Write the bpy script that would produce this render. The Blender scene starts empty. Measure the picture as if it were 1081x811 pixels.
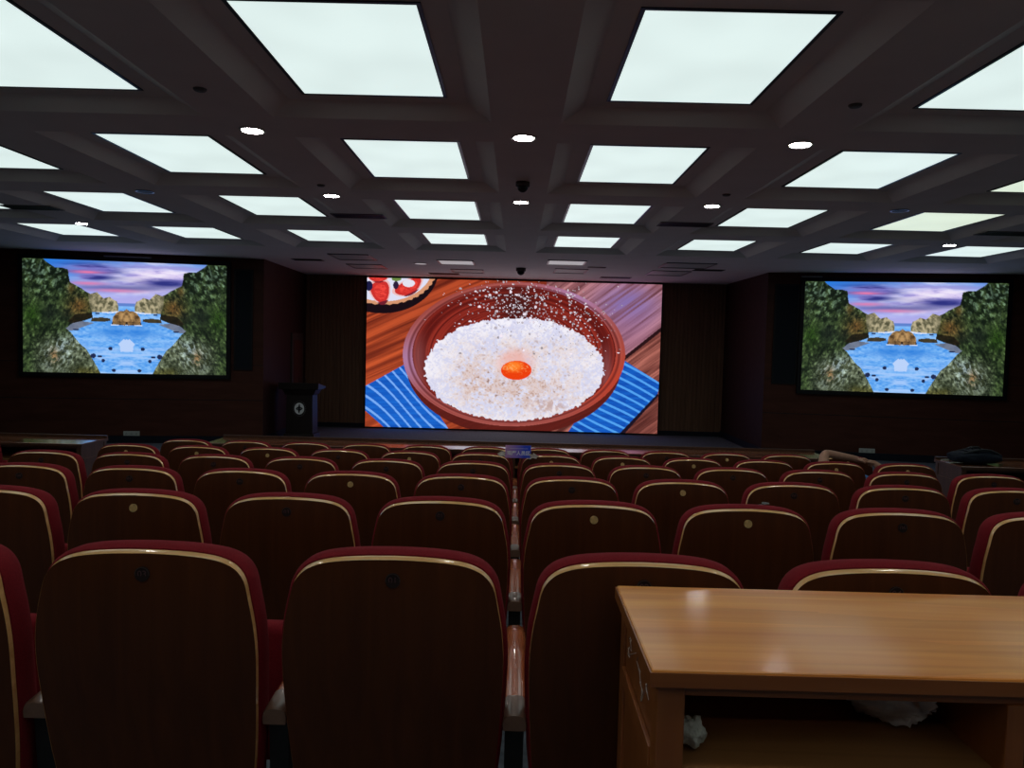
import bpy, bmesh, math, random
import numpy as np
from mathutils import Vector, Matrix

random.seed(7)
scn = bpy.context.scene
COL = scn.collection
PI = math.pi

# ------------------------------------------------------------------ camera model
CAMZ = 1.92
PITCH, YAW, ROLL, FPX = -0.052, 0.0048, -0.025, 800.0


def rot_cam():
    cy, sy = math.cos(YAW), math.sin(YAW)
    cp, sp = math.cos(PITCH), math.sin(PITCH)
    cr, sr = math.cos(ROLL), math.sin(ROLL)
    Rz = Matrix(((cy, -sy, 0), (sy, cy, 0), (0, 0, 1)))
    Rx = Matrix(((1, 0, 0), (0, cp, -sp), (0, sp, cp)))
    Ry = Matrix(((cr, 0, sr), (0, 1, 0), (-sr, 0, cr)))
    return Rz @ Rx @ Ry


CM = rot_cam()


def at(px, py, Y):
    """point of the room seen at a photograph pixel, at depth Y"""
    d = CM @ Vector(((px - 540.5) / FPX, 1.0, -(py - 405.5) / FPX))
    return Vector((d.x / d.y * Y, Y, CAMZ + d.z / d.y * Y))


def on_plane(px, py, p0, n):
    d = CM @ Vector(((px - 540.5) / FPX, 1.0, -(py - 405.5) / FPX))
    o = Vector((0, 0, CAMZ))
    t = (Vector(p0) - o).dot(n) / d.dot(n)
    return o + d * t


cam_d = bpy.data.cameras.new('camera')
cam_d.sensor_fit = 'HORIZONTAL'
cam_d.sensor_width = 36.0
cam_d.lens = FPX * 36.0 / 1081.0
cam_d.clip_start = 0.05
cam = bpy.data.objects.new('camera', cam_d)
COL.objects.link(cam)
r, f, u = CM.col[0], CM.col[1], CM.col[2]
cam.matrix_world = Matrix(((r[0], u[0], -f[0], 0), (r[1], u[1], -f[1], 0), (r[2], u[2], -f[2], CAMZ), (0, 0, 0, 1)))
scn.camera = cam

# ------------------------------------------------------------------ materials


def lin(c):
    return tuple(((x / 255.0) / 12.92 if x / 255.0 <= 0.04045 else ((x / 255.0 + 0.055) / 1.055) ** 2.4) for x in c)


def new_mat(name):
    m = bpy.data.materials.new(name)
    m.use_nodes = True
    nt = m.node_tree
    return m, nt, nt.nodes['Principled BSDF']


def plain(name, rgb, rough=0.5, metal=0.0, coat=0.0, spec=0.5, var=0.12, scale=40.0, bump=0.0):
    """surface with a little procedural variation of its colour"""
    m, nt, b = new_mat(name)
    b.inputs['Roughness'].default_value = rough
    b.inputs['Metallic'].default_value = metal
    b.inputs['Coat Weight'].default_value = coat
    b.inputs['Coat Roughness'].default_value = 0.12
    b.inputs['Specular IOR Level'].default_value = spec
    tc = nt.nodes.new('ShaderNodeTexCoord')
    nz = nt.nodes.new('ShaderNodeTexNoise')
    nz.inputs['Scale'].default_value = scale
    nz.inputs['Detail'].default_value = 4
    rp = nt.nodes.new('ShaderNodeValToRGB')
    rp.color_ramp.elements[0].position = 0.3
    rp.color_ramp.elements[1].position = 0.7
    rp.color_ramp.elements[0].color = tuple(c * (1 - var) for c in rgb) + (1,)
    rp.color_ramp.elements[1].color = tuple(min(1, c * (1 + var)) for c in rgb) + (1,)
    nt.links.new(tc.outputs['Object'], nz.inputs['Vector'])
    nt.links.new(nz.outputs['Fac'], rp.inputs['Fac'])
    nt.links.new(rp.outputs['Color'], b.inputs['Base Color'])
    if bump:
        bp = nt.nodes.new('ShaderNodeBump')
        bp.inputs['Strength'].default_value = bump
        bp.inputs['Distance'].default_value = 0.002
        nt.links.new(nz.outputs['Fac'], bp.inputs['Height'])
        nt.links.new(bp.outputs['Normal'], b.inputs['Normal'])
    return m


def wood(name, dark, light, axis='x', rough=0.3, coat=0.4, scale=1.0, strips=0.0, spec=0.5, coatrough=0.15):
    m, nt, b = new_mat(name)
    b.inputs['Roughness'].default_value = rough
    b.inputs['Coat Weight'].default_value = coat
    b.inputs['Coat Roughness'].default_value = coatrough
    b.inputs['Specular IOR Level'].default_value = spec
    tc = nt.nodes.new('ShaderNodeTexCoord')
    mp = nt.nodes.new('ShaderNodeMapping')
    s = {'x': (1.2, 26, 26), 'y': (26, 1.2, 26), 'z': (26, 26, 1.2)}[axis]
    mp.inputs['Scale'].default_value = tuple(k * scale for k in s)
    nz = nt.nodes.new('ShaderNodeTexNoise')
    nz.inputs['Scale'].default_value = 1.0
    nz.inputs['Detail'].default_value = 6
    nz.inputs['Distortion'].default_value = 0.6
    rp = nt.nodes.new('ShaderNodeValToRGB')
    rp.color_ramp.elements[0].position = 0.28
    rp.color_ramp.elements[1].position = 0.72
    rp.color_ramp.elements[0].color = tuple(dark) + (1,)
    rp.color_ramp.elements[1].color = tuple(light) + (1,)
    nt.links.new(tc.outputs['Object'], mp.inputs['Vector'])
    nt.links.new(mp.outputs['Vector'], nz.inputs['Vector'])
    nt.links.new(nz.outputs['Fac'], rp.inputs['Fac'])
    out = rp.outputs['Color']
    if strips:
        # boards glued side by side, each with its own tone
        sp = nt.nodes.new('ShaderNodeMapping')
        sp.inputs['Scale'].default_value = {'x': (1.6, 18, 0.01), 'y': (18, 1.6, 0.01), 'z': (18, 0.01, 1.6)}[axis]
        vo = nt.nodes.new('ShaderNodeTexVoronoi')
        vo.inputs['Scale'].default_value = 1.0
        nt.links.new(tc.outputs['Object'], sp.inputs['Vector'])
        nt.links.new(sp.outputs['Vector'], vo.inputs['Vector'])
        mx = nt.nodes.new('ShaderNodeMix')
        mx.data_type = 'RGBA'
        mx.blend_type = 'MULTIPLY'
        mx.inputs['Factor'].default_value = strips
        nt.links.new(out, mx.inputs['A'])
        hs = nt.nodes.new('ShaderNodeRGBToBW')
        nt.links.new(vo.outputs['Color'], hs.inputs['Color'])
        r2 = nt.nodes.new('ShaderNodeValToRGB')
        r2.color_ramp.elements[0].color = (0.55, 0.45, 0.38, 1)
        r2.color_ramp.elements[1].color = (1.0, 1.0, 1.0, 1)
        r2.color_ramp.elements[0].position = 0.2
        r2.color_ramp.elements[1].position = 0.7
        nt.links.new(hs.outputs['Val'], r2.inputs['Fac'])
        nt.links.new(r2.outputs['Color'], mx.inputs['B'])
        out = mx.outputs['Result']
    nt.links.new(out, b.inputs['Base Color'])
    return m


def emit(name, rgb, strength, var=0.0):
    m, nt, b = new_mat(name)
    b.inputs['Base Color'].default_value = (0.5, 0.5, 0.5, 1)
    b.inputs['Emission Strength'].default_value = strength
    b.inputs['Emission Color'].default_value = tuple(rgb) + (1,)
    if var:
        tc = nt.nodes.new('ShaderNodeTexCoord')
        nz = nt.nodes.new('ShaderNodeTexNoise')
        nz.inputs['Scale'].default_value = 1.6
        nz.inputs['Detail'].default_value = 1
        rp = nt.nodes.new('ShaderNodeValToRGB')
        rp.color_ramp.elements[0].color = tuple(c * (1 - var) for c in rgb) + (1,)
        rp.color_ramp.elements[1].color = tuple(min(1, c * (1 + var * 0.4)) for c in rgb) + (1,)
        rp.color_ramp.elements[0].position = 0.35
        rp.color_ramp.elements[1].position = 0.65
        nt.links.new(tc.outputs['Object'], nz.inputs['Vector'])
        nt.links.new(nz.outputs['Fac'], rp.inputs['Fac'])
        nt.links.new(rp.outputs['Color'], b.inputs['Emission Color'])
    return m


def screen_mat(name):
    m, nt, b = new_mat(name)
    b.inputs['Base Color'].default_value = (0.01, 0.01, 0.01, 1)
    b.inputs['Roughness'].default_value = 0.6
    a = nt.nodes.new('ShaderNodeAttribute')
    a.attribute_name = 'led'
    nt.links.new(a.outputs['Color'], b.inputs['Emission Color'])
    b.inputs['Emission Strength'].default_value = 1.0
    return m


M = {}
M['shell'] = wood('seat_shell_wood', (0.064, 0.0165, 0.004), (0.096, 0.026, 0.0062), 'z', 0.4, 0.08, spec=0.25)
M['edge'] = wood('seat_edge_wood', (0.66, 0.33, 0.11), (0.92, 0.53, 0.21), 'x', 0.25, 0.8, coatrough=0.1)
M['red'] = plain('red_upholstery', (0.195, 0.0110, 0.0165), 0.95, spec=0.15, var=0.18, scale=300, bump=0.3)
M['arm'] = wood('armrest_wood', (0.36, 0.082, 0.026), (0.50, 0.13, 0.045), 'y', 0.25, 0.7, coatrough=0.08)
M['armcap'] = wood('armrest_end_wood', (0.16, 0.08, 0.05), (0.2, 0.11, 0.07), 'y', 0.4, 0.5)
M['steel'] = plain('black_painted_steel', (0.008, 0.008, 0.009), 0.5, var=0.1)
M['plate'] = plain('dark_number_plate', (0.022, 0.013, 0.012), 0.6, spec=0.2, var=0.1)
M['digit'] = plain('number_paint', (0.11, 0.045, 0.05), 0.6, var=0.05)
M['ring'] = plain('plate_ring', (0.055, 0.036, 0.034), 0.5, var=0.05)
M['gold'] = plain('gold_disc', (0.60, 0.39, 0.15), 0.5, metal=0.0, var=0.25, scale=90)
M['deskwood'] = wood('desk_top_wood', (0.80, 0.26, 0.045), (0.98, 0.42, 0.09), 'x', 0.4, 0.55, strips=0.3, spec=0.2, coatrough=0.13)
M['deskside'] = wood('desk_side_wood', (0.25, 0.066, 0.014), (0.34, 0.105, 0.023), 'z', 0.4, 0.25)
M['deskrail'] = wood('desk_rail_wood', (0.25, 0.066, 0.014), (0.34, 0.105, 0.023), 'x', 0.4, 0.25)
M['farside'] = wood('far_desk_wood', (0.055, 0.021, 0.010), (0.085, 0.034, 0.016), 'z', 0.45, 0.2)
M['shelf'] = wood('desk_shelf_wood', (0.24, 0.10, 0.03), (0.33, 0.15, 0.05), 'x', 0.5, 0.1)
M['ftop'] = wood('front_table_wood', (0.17, 0.052, 0.02), (0.24, 0.082, 0.034), 'x', 0.22, 0.9, coatrough=0.08)
M['ceil'] = plain('ceiling_paint', (0.72, 0.67, 0.65), 0.9, spec=0.2, var=0.03, scale=3)
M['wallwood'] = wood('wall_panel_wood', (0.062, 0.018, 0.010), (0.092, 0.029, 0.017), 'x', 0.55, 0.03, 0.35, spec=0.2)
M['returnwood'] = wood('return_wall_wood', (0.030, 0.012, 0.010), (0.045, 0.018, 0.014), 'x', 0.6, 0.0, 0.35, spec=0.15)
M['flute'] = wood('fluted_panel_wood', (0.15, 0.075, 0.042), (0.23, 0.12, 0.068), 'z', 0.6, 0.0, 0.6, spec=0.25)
M['dark'] = plain('dark_room_wall', (0.018, 0.013, 0.012), 0.8, spec=0.2, var=0.1, scale=3)
M['base'] = plain('baseboard_paint', (0.010, 0.013, 0.022), 0.6, spec=0.2, var=0.1)
M['black'] = plain('black_frame', (0.006, 0.006, 0.008), 0.5, spec=0.3, var=0.1)
M['grille'] = plain('speaker_grille_cloth', (0.012, 0.016, 0.022), 0.8, spec=0.2, var=0.2, scale=200)
M['carpet'] = plain('grey_blue_carpet', (0.135, 0.150, 0.175), 0.95, spec=0.1, var=0.22, scale=26, bump=0.3)
M['frame'] = plain('panel_frame_metal', (0.05, 0.06, 0.08), 0.35, metal=0.6, var=0.05)
M['panel'] = emit('light_panel_diffuser', (0.735, 0.87, 0.845), 1.0, 0.06)
M['panelgreen'] = emit('light_panel_greenish', (0.72, 0.83, 0.68), 1.0, 0.05)
M['lamp'] = emit('downlight_glow', (1.0, 0.96, 0.90), 45.0)
M['lampdim'] = emit('downlight_dim', (0.30, 0.29, 0.30), 1.0)
M['bluering'] = plain('downlight_ring_metal', (0.12, 0.14, 0.22), 0.3, metal=0.8, var=0.05)
M['white'] = plain('white_plastic', (0.50, 0.52, 0.48), 0.5, var=0.04)
M['socket'] = plain('socket_slots', (0.12, 0.12, 0.11), 0.6, var=0.04)
M['lectern'] = wood('lectern_wood', (0.012, 0.006, 0.005), (0.019, 0.009, 0.007), 'z', 0.5, 0.0, spec=0.35)
M['emblem'] = plain('emblem_white', (0.92, 0.94, 0.93), 0.5, var=0.03)
M['tissue'] = plain('tissue_paper', (0.52, 0.52, 0.45), 0.9, var=0.06, scale=60)
M['bagfilm'] = plain('white_plastic_film', (0.86, 0.87, 0.88), 0.4, var=0.1, scale=30)
M['navy'] = plain('navy_nylon', (0.005, 0.009, 0.019), 0.8, spec=0.25, var=0.3, scale=60, bump=0.4)
M['strap'] = plain('black_webbing', (0.010, 0.013, 0.018), 0.7, var=0.15, scale=200)
M['skin'] = plain('skin', (0.44, 0.225, 0.145), 0.55, var=0.08, scale=30)
M['hair'] = plain('black_hair', (0.012, 0.010, 0.009), 0.6, var=0.3, scale=120)
M['shirt'] = plain('blue_cotton', (0.035, 0.13, 0.30), 0.9, var=0.12, scale=80)
M['trouser'] = plain('dark_cotton', (0.03, 0.032, 0.045), 0.9, var=0.12, scale=80)
M['signwhite'] = plain('sign_lettering', (0.96, 0.97, 0.98), 0.6, var=0.02)
M['tape'] = plain('clear_tape', (0.62, 0.58, 0.52), 0.25, var=0.25, scale=160)
M['scrape'] = plain('torn_sticker_paper', (0.40, 0.44, 0.44), 0.8, var=0.15, scale=90)
M['led'] = screen_mat('led_wall_pixels')
M['door'] = wood('door_wood', (0.035, 0.022, 0.018), (0.055, 0.034, 0.026), 'z', 0.45, 0.1, 0.5)
M['steelgrey'] = plain('brushed_handle', (0.25, 0.25, 0.26), 0.35, metal=0.9, var=0.05)

# sign gradient: violet on one side, deep blue on the other (printed card)
m, nt, b = new_mat('printed_sign_card')
tc = nt.nodes.new('ShaderNodeTexCoord')
sx = nt.nodes.new('ShaderNodeSeparateXYZ')
mr = nt.nodes.new('ShaderNodeMapRange')
mr.inputs['From Min'].default_value = -0.1
mr.inputs['From Max'].default_value = 0.1
rp = nt.nodes.new('ShaderNodeValToRGB')
rp.color_ramp.elements[0].color = (0.62, 0.34, 0.72, 1)
rp.color_ramp.elements[0].position = 0.1
rp.color_ramp.elements[1].color = (0.03, 0.09, 0.85, 1)
rp.color_ramp.elements[1].position = 0.75
nt.links.new(tc.outputs['Object'], sx.inputs['Vector'])
nt.links.new(sx.outputs['X'], mr.inputs['Value'])
nt.links.new(mr.outputs['Result'], rp.inputs['Fac'])
nt.links.new(rp.outputs['Color'], b.inputs['Base Color'])
b.inputs['Roughness'].default_value = 0.5
M['sign'] = m

# ------------------------------------------------------------------ mesh helpers


class MB:
    def __init__(s):
        s.v = []
        s.f = []

    def add(s, vs, fs):
        o = len(s.v)
        s.v += [tuple(v) for v in vs]
        s.f += [tuple(i + o for i in q) for q in fs]
        return s

    def box(s, x0, x1, y0, y1, z0, z1, mat=None):
        vs = [Vector(p) for p in ((x0, y0, z0), (x1, y0, z0), (x1, y1, z0), (x0, y1, z0), (x0, y0, z1), (x1, y0, z1), (x1, y1, z1), (x0, y1, z1))]
        if mat is not None:
            vs = [mat @ v for v in vs]
        return s.add(vs, [(0, 3, 2, 1), (4, 5, 6, 7), (0, 1, 5, 4), (1, 2, 6, 5), (2, 3, 7, 6), (3, 0, 4, 7)])

    def loft(s, rings, cap0=True, cap1=True):
        n = len(rings[0])
        o = len(s.v)
        for rg in rings:
            s.v += [tuple(p) for p in rg]
        for k in range(len(rings) - 1):
            a, c = o + k * n, o + (k + 1) * n
            for i in range(n):
                j = (i + 1) % n
                s.f.append((a + i, a + j, c + j, c + i))
        if cap0:
            s.f.append(tuple(o + i for i in range(n))[::-1])
        if cap1:
            s.f.append(tuple(o + (len(rings) - 1) * n + i for i in range(n)))
        return s

    def tube(s, pts, rad, n=8):
        rings = []
        pts = [Vector(p) for p in pts]
        for i, p in enumerate(pts):
            d = (pts[min(i + 1, len(pts) - 1)] - pts[max(i - 1, 0)]).normalized()
            a = d.orthogonal().normalized() if i == 0 else (a - d * a.dot(d)).normalized()
            c = d.cross(a)
            rr = rad[i] if isinstance(rad, (list, tuple)) else rad
            rings.append([p + (a * math.cos(2 * PI * k / n) + c * math.sin(2 * PI * k / n)) * rr for k in range(n)])
        return s.loft(rings)

    def disc(s, c, rx, ry, ax, ay, nrm, th, n=28):
        """flat round plate with thickness th along nrm"""
        c, ax, ay, nrm = Vector(c), Vector(ax), Vector(ay), Vector(nrm)
        rings = [[c + ax * rx * math.cos(2 * PI * k / n) + ay * ry * math.sin(2 * PI * k / n) + nrm * h for k in range(n)] for h in (0, th)]
        return s.loft(rings)

    def mesh(s, name, mat, smooth=False, bevel=0.0, seg=2):
        me = bpy.data.meshes.new(name)
        me.from_pydata(s.v, [], s.f)
        bm = bmesh.new()
        bm.from_mesh(me)
        bmesh.ops.recalc_face_normals(bm, faces=bm.faces)
        if bevel:
            ed = [e for e in bm.edges if len(e.link_faces) == 2 and e.calc_face_angle() > 0.5]
            bmesh.ops.bevel(bm, geom=ed, offset=bevel, segments=seg, affect='EDGES', profile=0.5)
        bm.to_mesh(me)
        bm.free()
        if smooth:
            me.shade_smooth()
        me.materials.append(mat)
        return me

    def build(s, name, mat, parent=None, smooth=False, bevel=0.0, seg=2):
        return link(name, s.mesh(name, mat, smooth, bevel, seg), parent)


def link(name, data, parent=None):
    o = bpy.data.objects.new(name, data)
    COL.objects.link(o)
    if parent is not None:
        o.parent = parent
    return o


def smooth_by_angle(me, ang=0.6):
    me.shade_smooth()
    bm = bmesh.new()
    bm.from_mesh(me)
    for e in bm.edges:
        if len(e.link_faces) == 2 and e.calc_face_angle() > ang:
            e.smooth = False
    bm.to_mesh(me)
    bm.free()


def thing(name, label, cat, loc=(0, 0, 0), rz=0.0, group=None):
    o = bpy.data.objects.new(name, None)
    COL.objects.link(o)
    o.location = loc
    o.rotation_euler = (0, 0, rz)
    o.empty_display_size = 0.1
    return tag(o, label, cat, group)


def tag(o, label, cat, group=None):
    o['label'] = label
    o['category'] = cat
    if group:
        o['group'] = group
    return o


def struct(o):
    o['kind'] = 'structure'
    return o


def copy_tree(o, parent=None):
    c = o.copy()
    COL.objects.link(c)
    c.parent = parent
    for ch in list(o.children):
        copy_tree(ch, c)
    return c


def text_mesh(name, body, size, mat, extrude=0.0004, bold=0.0):
    cu = bpy.data.curves.new(name, 'FONT')
    cu.body = body
    cu.size = size
    cu.align_x = 'CENTER'
    cu.align_y = 'CENTER'
    cu.extrude = extrude
    cu.offset = bold
    cu.resolution_u = 3
    tmp = bpy.data.objects.new(name, cu)
    COL.objects.link(tmp)
    bpy.context.view_layer.update()
    dg = bpy.context.evaluated_depsgraph_get()
    me = bpy.data.meshes.new_from_object(tmp.evaluated_get(dg))
    bpy.data.objects.remove(tmp)
    bpy.data.curves.remove(cu)
    me.materials.clear()
    me.materials.append(mat)
    return me


def spline(pts, per=5):
    out = []
    n = len(pts)
    for i in range(n - 1):
        p0, p1, p2, p3 = pts[max(i - 1, 0)], pts[i], pts[i + 1], pts[min(i + 2, n - 1)]
        for k in range(per):
            t = k / per
            out.append(tuple(0.5 * (2 * b + (c - a) * t + (2 * a - 5 * b + 4 * c - d) * t * t + (3 * b - a - 3 * c + d) * t ** 3)
                             for a, b, c, d in zip(p0, p1, p2, p3)))
    out.append(tuple(pts[-1]))
    return out


# ------------------------------------------------------------------ the room
H_PAN, H_BEAM = CAMZ + 1.50, CAMZ + 1.43
PX, PW, X0 = 1.861, 0.888, -1.3535 + 0.004
PY, PD, YF = 2.287, 1.289, 4.711
SL, MARG = 0.262, 0.115
COLS = range(-3, 5)
ROWS = range(-2, 4)
XL, XR, YB = -9.6, 9.6, -2.2
YMAIN = 16.72
CORN_L, CORN_R = Vector((-4.60, 13.76, 0)), Vector((4.56, 13.94, 0))
SLOPE = 0.166


def floor_z(y):
    return max(0.0, 0.515 - 0.0931 * (y - 1.93))


def wall_y_left(x):
    return CORN_L.y - SLOPE * (CORN_L.x - x)


def wall_y_right(x):
    return CORN_R.y - SLOPE * (x - CORN_R.x)


# floor: raked under the seats, level towards the stage
ys = [YB, 0, 2, 4, 6, 1.93 + 0.515 / 0.0931, 10, 14, 17.2]
mb = MB()
vs = []
for y in ys:
    vs += [(XL, y, floor_z(y)), (XR, y, floor_z(y))]
for y in ys:
    vs += [(XL, y, -0.3), (XR, y, -0.3)]
n = len(ys)
fs = [(2 * i, 2 * i + 1, 2 * i + 3, 2 * i + 2) for i in range(n - 1)] + [(2 * n + 2 * i, 2 * n + 2 * i + 2, 2 * n + 2 * i + 3, 2 * n + 2 * i + 1) for i in range(n - 1)]
fs += [(2 * i, 2 * i + 2, 2 * n + 2 * i + 2, 2 * n + 2 * i) for i in range(n - 1)] + [(2 * i + 1, 2 * n + 2 * i + 1, 2 * n + 2 * i + 3, 2 * i + 3) for i in range(n - 1)]
fs += [(0, 2 * n, 2 * n + 1, 1), (2 * n - 2, 2 * n - 1, 4 * n - 1, 4 * n - 2)]
mb.add(vs, fs)
struct(mb.build('floor', M['carpet']))

# ceiling: level beams with sloped coffers, flat in front
mb = MB()
cx0, cx1 = X0 + COLS[0] * PX - (PX - PW) / 2, X0 + COLS[-1] * PX + PW + (PX - PW) / 2
cy0, cy1 = YF + ROWS[0] * PY - PD - (PY - PD) / 2, YF + ROWS[-1] * PY + (PY - PD) / 2


def quad(a, b_, c, d):
    mb.add([a, b_, c, d], [(0, 1, 2, 3)])


def flat(x0, x1, y0, y1, z=H_BEAM):
    quad((x0, y0, z), (x0, y1, z), (x1, y1, z), (x1, y0, z))


flat(XL, cx0, YB, YMAIN + 0.5)
flat(cx1, XR, YB, YMAIN + 0.5)
flat(cx0, cx1, YB, cy0)
flat(cx0, cx1, cy1, YMAIN + 0.5)
for k in COLS:
    for r_ in ROWS:
        px0 = X0 + k * PX
        px1 = px0 + PW
        py1 = YF + r_ * PY
        py0 = py1 - PD
        ax0, ax1 = px0 - (PX - PW) / 2, px1 + (PX - PW) / 2
        ay0, ay1 = py0 - (PY - PD) / 2, py1 + (PY - PD) / 2
        rx0, rx1, ry0, ry1 = px0 - SL, px1 + SL, py0 - SL, py1 + SL
        flat(ax0, rx0, ay0, ay1)
        flat(rx1, ax1, ay0, ay1)
        flat(rx0, rx1, ay0, ry0)
        flat(rx0, rx1, ry1, ay1)
        zb, zp = H_BEAM, H_PAN
        mx0, mx1, my0, my1 = px0 - MARG, px1 + MARG, py0 - MARG, py1 + MARG
        quad((rx0, ry0, zb), (rx1, ry0, zb), (mx1, my0, zp), (mx0, my0, zp))
        quad((rx1, ry1, zb), (rx0, ry1, zb), (mx0, my1, zp), (mx1, my1, zp))
        quad((rx0, ry1, zb), (rx0, ry0, zb), (mx0, my0, zp), (mx0, my1, zp))
        quad((rx1, ry0, zb), (rx1, ry1, zb), (mx1, my1, zp), (mx1, my0, zp))
        flat(mx0, px0, my0, my1, zp)
        flat(px1, mx1, my0, my1, zp)
        flat(px0, px1, my0, py0, zp)
        flat(px0, px1, py1, my1, zp)
        flat(px0, px1, py0, py1, zp + 0.06)
        for (a0, b0), (a1, b1) in (((px0, py0), (px1, py0)), ((px1, py0), (px1, py1)), ((px1, py1), (px0, py1)), ((px0, py1), (px0, py0))):
            quad((a0, b0, zp), (a1, b1, zp), (a1, b1, zp + 0.06), (a0, b0, zp + 0.06))
flat(XL, XR, YB, YMAIN + 0.5, H_PAN + 0.3)
struct(mb.build('ceiling', M['ceil']))

# walls
T = 0.15
WH = H_BEAM + 0.1
MB().box(XL - T, XL, YB, 16, -0.3, WH).build('wall_left', M['dark'])
MB().box(XR, XR + T, YB, 16, -0.3, WH).build('wall_right', M['dark'])
MB().box(XL, XR, YB - T, YB, -0.3, WH).build('wall_back', M['dark'])


def prism(poly, z0, z1):
    m_ = MB()
    m_.loft([[(x, y, z0) for x, y in poly], [(x, y, z1) for x, y in poly]])
    return m_


yl = wall_y_left(XL)
yr = wall_y_right(XR)
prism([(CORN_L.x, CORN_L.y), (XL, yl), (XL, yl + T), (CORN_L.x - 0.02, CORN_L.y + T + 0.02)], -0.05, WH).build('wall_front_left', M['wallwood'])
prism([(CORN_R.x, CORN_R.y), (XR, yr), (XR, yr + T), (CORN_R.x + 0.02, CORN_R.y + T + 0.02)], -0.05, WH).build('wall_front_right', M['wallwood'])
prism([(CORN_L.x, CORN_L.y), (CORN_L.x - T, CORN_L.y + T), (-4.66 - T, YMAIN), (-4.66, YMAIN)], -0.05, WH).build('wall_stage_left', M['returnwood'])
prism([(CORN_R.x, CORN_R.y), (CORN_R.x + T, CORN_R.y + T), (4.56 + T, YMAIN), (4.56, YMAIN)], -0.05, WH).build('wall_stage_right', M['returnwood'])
# main wall: vertical fluting either side of the screen
pts = []
x = -4.9
while x < 4.9:
    pts += [(x, YMAIN), (x + 0.05, YMAIN), (x + 0.06, YMAIN + 0.015), (x + 0.075, YMAIN + 0.015)]
    x += 0.085
poly = pts + [(4.95, YMAIN), (4.95, YMAIN + 0.2), (-4.9, YMAIN + 0.2)]
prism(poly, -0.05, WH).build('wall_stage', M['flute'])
for nme in ('wall_left', 'wall_right', 'wall_back', 'wall_front_left', 'wall_front_right', 'wall_stage_left', 'wall_stage_right', 'wall_stage'):
    struct(bpy.data.objects[nme])

# baseboards
bh, bt = 0.13, 0.02


def strip_along(p, q, off, z0, z1, name, mat):
    p, q = Vector((p[0], p[1], 0)), Vector((q[0], q[1], 0))
    d = (q - p).normalized()
    nn = Vector((-d.y, d.x, 0)) * off
    return struct(prism([(p.x, p.y), (q.x, q.y), (q.x + nn.x, q.y + nn.y), (p.x + nn.x, p.y + nn.y)], z0, z1).build(name, mat))


strip_along((XL, yl), CORN_L, -bt, 0, bh, 'baseboard_left', M['base'])
strip_along(CORN_R, (XR, yr), -bt, 0, bh, 'baseboard_right', M['base'])
strip_along((-4.64, YMAIN), (4.55, YMAIN), -bt, 0, 0.10, 'baseboard_stage', M['base'])
strip_along(CORN_L, (-4.66, YMAIN), -bt, 0, bh, 'baseboard_stage_left', M['base'])
strip_along((4.56, YMAIN), CORN_R, -bt, 0, bh, 'baseboard_stage_right', M['base'])
# slim grooves between the wood panels of the two front walls
for i, (zz) in enumerate((1.42, 0.78)):
    strip_along((XL, yl), CORN_L, -0.003, zz, zz + 0.012, 'trim_%d' % (1 + 2 * i), M['black'])
    strip_along(CORN_R, (XR, yr), -0.003, zz, zz + 0.012, 'trim_%d' % (2 + 2 * i), M['black'])

# door leaf in the left return beside the stage
mb = MB().box(-4.655, -4.60, 15.55, 16.35, 0.0, 2.05)
d1 = struct(mb.build('door_1', M['door'], None, bevel=0.004))
MB().box(-4.60, -4.592, 15.65, 16.25, 1.0, 1.9).build('door_panel', M['wallwood'], d1, bevel=0.003)
MB().tube([(-4.60, 15.63, 1.0), (-4.55, 15.63, 1.0), (-4.55, 15.75, 1.0)], 0.009).build('door_handle', M['steelgrey'], d1, True)

# ------------------------------------------------------------------ ceiling fittings
ORD = ['first', 'second', 'third', 'fourth', 'fifth', 'sixth', 'seventh', 'eighth']
fr = MB()
w2, d2, fw = PW / 2, PD / 2, 0.022
for a in ((-w2, -w2 + fw, -d2, d2), (w2 - fw, w2, -d2, d2), (-w2 + fw, w2 - fw, -d2, -d2 + fw), (-w2 + fw, w2 - fw, d2 - fw, d2)):
    fr.box(a[0], a[1], a[2], a[3], -0.006, 0.02)
fr_me = fr.mesh('frame', M['frame'])
df_me = MB().box(-w2 + fw, w2 - fw, -d2 + fw, d2 - fw, -0.005, 0.010).mesh('diffuser', M['panel'])
dfg_me = MB().box(-w2 + fw, w2 - fw, -d2 + fw, d2 - fw, -0.005, 0.010).mesh('diffuser', M['panelgreen'])
rowname = {-2: 'row behind the camera', -1: 'row above the camera', 0: 'row nearest the camera', 1: 'second row', 2: 'third row', 3: 'row nearest the stage'}
for r_ in ROWS:
    for k in COLS:
        side = 'left' if k <= 0 else 'right'
        idx = (0 - k) if k <= 0 else (k - 1)
        green = (r_, k) in ((1, 3), (2, 3))
        lab = '%s ceiling panel, %s, %s %s of centre' % ('greenish lit' if green else 'white lit', rowname[r_], ORD[idx], side)
        t = thing('ceiling_light', lab, 'ceiling light', (X0 + k * PX + w2, YF + r_ * PY - d2, H_PAN), 0, 'lit ceiling panels in the coffers')
        link('frame', fr_me, t)
        link('diffuser', dfg_me if green else df_me, t)

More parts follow.
